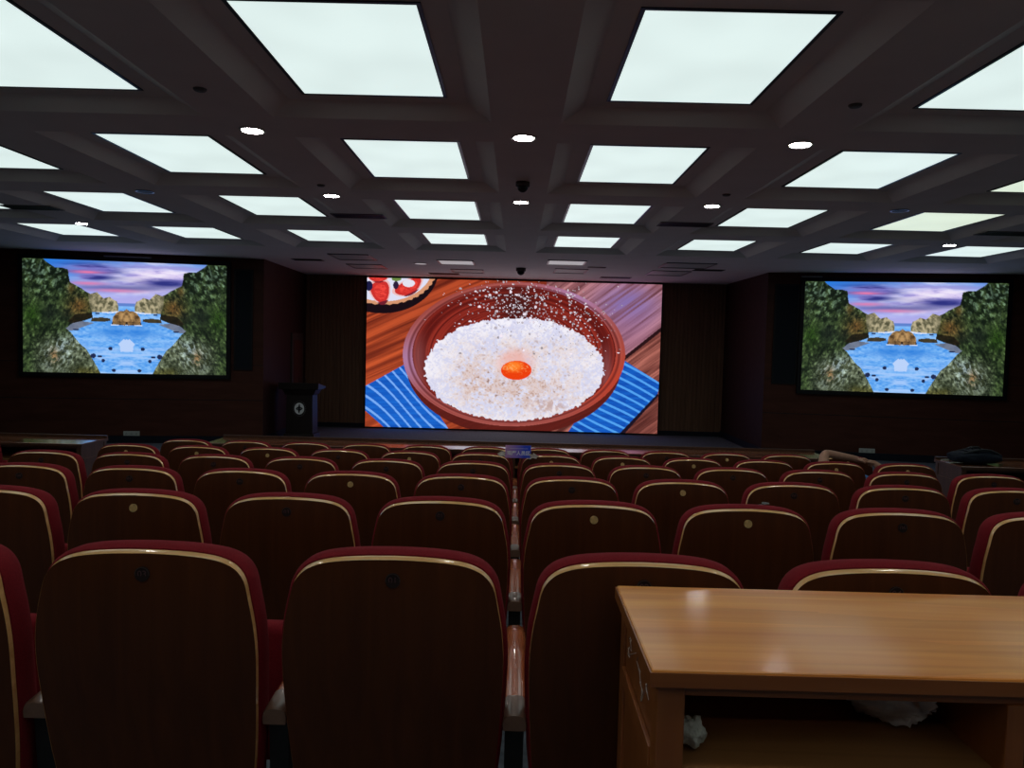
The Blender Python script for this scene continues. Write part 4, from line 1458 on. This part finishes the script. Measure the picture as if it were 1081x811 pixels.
def skinned(name, nodes, edges, mat, parent, sub=2, root=0):
    """nodes: list of (xyz, radius)"""
    me = bpy.data.meshes.new(name)
    me.from_pydata([n_[0] for n_ in nodes], edges, [])
    o_ = link(name, me, parent)
    md = o_.modifiers.new('skin', 'SKIN')
    md.use_smooth_shade = True
    md.branch_smoothing = 0.3
    sv = me.skin_vertices[0].data
    for i, n_ in enumerate(nodes):
        rr = n_[1]
        sv[i].radius = rr if isinstance(rr, tuple) else (rr, rr)
        sv[i].use_root = (i == root)
    ss = o_.modifiers.new('subdiv', 'SUBSURF')
    ss.levels = ss.render_levels = sub
    bpy.context.view_layer.update()
    dg = bpy.context.evaluated_depsgraph_get()
    me2 = bpy.data.meshes.new_from_object(o_.evaluated_get(dg))
    o_.modifiers.clear()
    o_.data = me2
    me2.name = name
    bpy.data.meshes.remove(me)
    me2.shade_smooth()
    me2.materials.clear()
    me2.materials.append(mat)
    return o_


r5 = SEAT[(5, 5.5)].location
PXc, PYc, fz5 = r5.x - 0.12, r5.y, r5.z
pr = thing('person', 'person in blue shirt slumped forward, bare arms folded over a front row seat', 'person', (PXc, PYc, fz5))


def loc_(px, py, Y):
    v = at(px, py, Y)
    return (v.x - PXc, v.y - PYc, v.z - fz5)


# the joints of the folded arms lie along the top of the front row seat
shL = (-0.25, 0.41, 0.735)
elL = loc_(870.5, 478.5, 6.76)
wrL = loc_(902, 484.0, 6.78)
haL = loc_(911, 486.5, 6.775)
elR = loc_(937, 499.5, 6.72)
wrR = loc_(925, 490.5, 6.75)
haR = loc_(918, 487.5, 6.765)
shR = (0.19, 0.36, 0.67)
N = [((0.0, 0.06, 0.52), 0.13), ((0.0, 0.14, 0.60), 0.12), ((0.0, 0.26, 0.67), 0.125), ((0.005, 0.34, 0.71), 0.075), ((0.01, 0.39, 0.69), 0.052), ((0.01, 0.44, 0.665), 0.082), ((0.01, 0.465, 0.61), 0.074),
     (shL, 0.058), (shR, 0.058), (elL, 0.042), (elR, 0.042), (wrL, 0.028), (wrR, 0.028), (haL, (0.036, 0.016)), (haR, (0.036, 0.016)),
     ((-0.10, 0.10, 0.50), 0.09), ((0.10, 0.10, 0.50), 0.09), ((-0.12, 0.42, 0.50), 0.062), ((0.12, 0.42, 0.50), 0.062), ((-0.12, 0.36, 0.08), 0.042), ((0.12, 0.36, 0.08), 0.042), ((-0.12, 0.50, 0.03), (0.04, 0.025)), ((0.12, 0.50, 0.03), (0.04, 0.025))]
E_ = [(0, 1), (1, 2), (2, 3), (3, 4), (4, 5), (5, 6), (2, 7), (2, 8), (7, 9), (8, 10), (9, 11), (10, 12), (11, 13), (12, 14), (0, 15), (0, 16), (15, 17), (16, 18), (17, 19), (18, 20), (19, 21), (20, 22)]


def fingers(hand_i, wrist_i, side):
    h_, w_ = Vector(N[hand_i][0]), Vector(N[wrist_i][0])
    d = (h_ - w_).normalized()
    ac = Vector((0, 1, 0)) - d * d.y
    ac.normalize()
    up = d.cross(ac) * side
    if up.z < 0:
        up = -up
    for q, (o_, L_) in enumerate(((-0.027, 0.062), (-0.009, 0.075), (0.009, 0.070), (0.027, 0.055))):
        b0 = len(N)
        p0 = h_ + ac * o_ + d * 0.018
        N.append((tuple(p0), 0.0095))
        N.append((tuple(p0 + d * L_ * 0.5 + up * 0.006), 0.0085))
        N.append((tuple(p0 + d * L_ * 0.85 - up * 0.012), 0.0078))
        N.append((tuple(p0 + d * L_ * 0.98 - up * 0.034), 0.0066))
        E_.extend([(hand_i, b0), (b0, b0 + 1), (b0 + 1, b0 + 2), (b0 + 2, b0 + 3)])
    b0 = len(N)
    p0 = w_ + d * 0.02 - ac * 0.03
    N.append((tuple(p0), 0.011))
    N.append((tuple(p0 + d * 0.04 - ac * 0.022 - up * 0.006), 0.0095))
    N.append((tuple(p0 + d * 0.066 - ac * 0.02 - up * 0.014), 0.008))
    E_.extend([(hand_i, b0), (b0, b0 + 1), (b0 + 1, b0 + 2)])


fingers(13, 11, 1)
fingers(14, 12, -1)
skinned('body', N, E_, M['skin'], pr, 2, 0)
# shirt
up_l = Vector(shL).lerp(Vector(elL), 0.45)
up_r = Vector(shR).lerp(Vector(elR), 0.45)
SN = [((0.0, 0.055, 0.50), 0.148), ((0.0, 0.14, 0.60), 0.135), ((0.0, 0.26, 0.675), 0.138), ((0.005, 0.335, 0.71), 0.084), (shL, 0.070), (shR, 0.070), (tuple(up_l), 0.064), (tuple(up_r), 0.064)]
skinned('shirt', SN, [(0, 1), (1, 2), (2, 3), (2, 4), (2, 5), (4, 6), (5, 7)], M['shirt'], pr, 2, 0)
TN = [((0.0, 0.06, 0.50), 0.135), ((-0.10, 0.10, 0.50), 0.10), ((0.10, 0.10, 0.50), 0.10), ((-0.12, 0.42, 0.50), 0.073), ((0.12, 0.42, 0.50), 0.073), ((-0.12, 0.36, 0.11), 0.055), ((0.12, 0.36, 0.11), 0.055)]
skinned('trousers', TN, [(0, 1), (0, 2), (1, 3), (2, 4), (3, 5), (4, 6)], M['trouser'], pr, 2, 0)
blob('hair', M['hair'], pr, 0.088, 0.098, 0.088, 2.2, 0.10, 3, (0.01, 0.445, 0.685), None, 1.0)
for s in (-1, 1):
    MB().tube(spline([(-0.12 * s, 0.33, 0.045), (-0.12 * s, 0.42, 0.052), (-0.12 * s, 0.56, 0.035)], 4), [0.05] * 8 + [0.03], 10).build('shoe', M['black'], pr, True)
# the seat under the person is folded down
so = [c_ for c_ in SEAT[(5, 5.5)].children if c_.name.startswith('seat')][0]
so.data = so.data.copy()
so.rotation_euler = (math.radians(-78), 0, 0)
so.location = (0, 0.0 - 0.30, 0.46)

# ------------------------------------------------------------------ world and colour
wd = bpy.data.worlds.new('world')
scn.world = wd
wd.use_nodes = True
wd.node_tree.nodes['Background'].inputs['Color'].default_value = (0, 0, 0, 1)
wd.node_tree.nodes['Background'].inputs['Strength'].default_value = 0.0
scn.view_settings.view_transform = 'Standard'
scn.view_settings.look = 'None'
scn.view_settings.exposure = 0.0
scn.view_settings.gamma = 1.0
scn.view_settings.use_curve_mapping = False
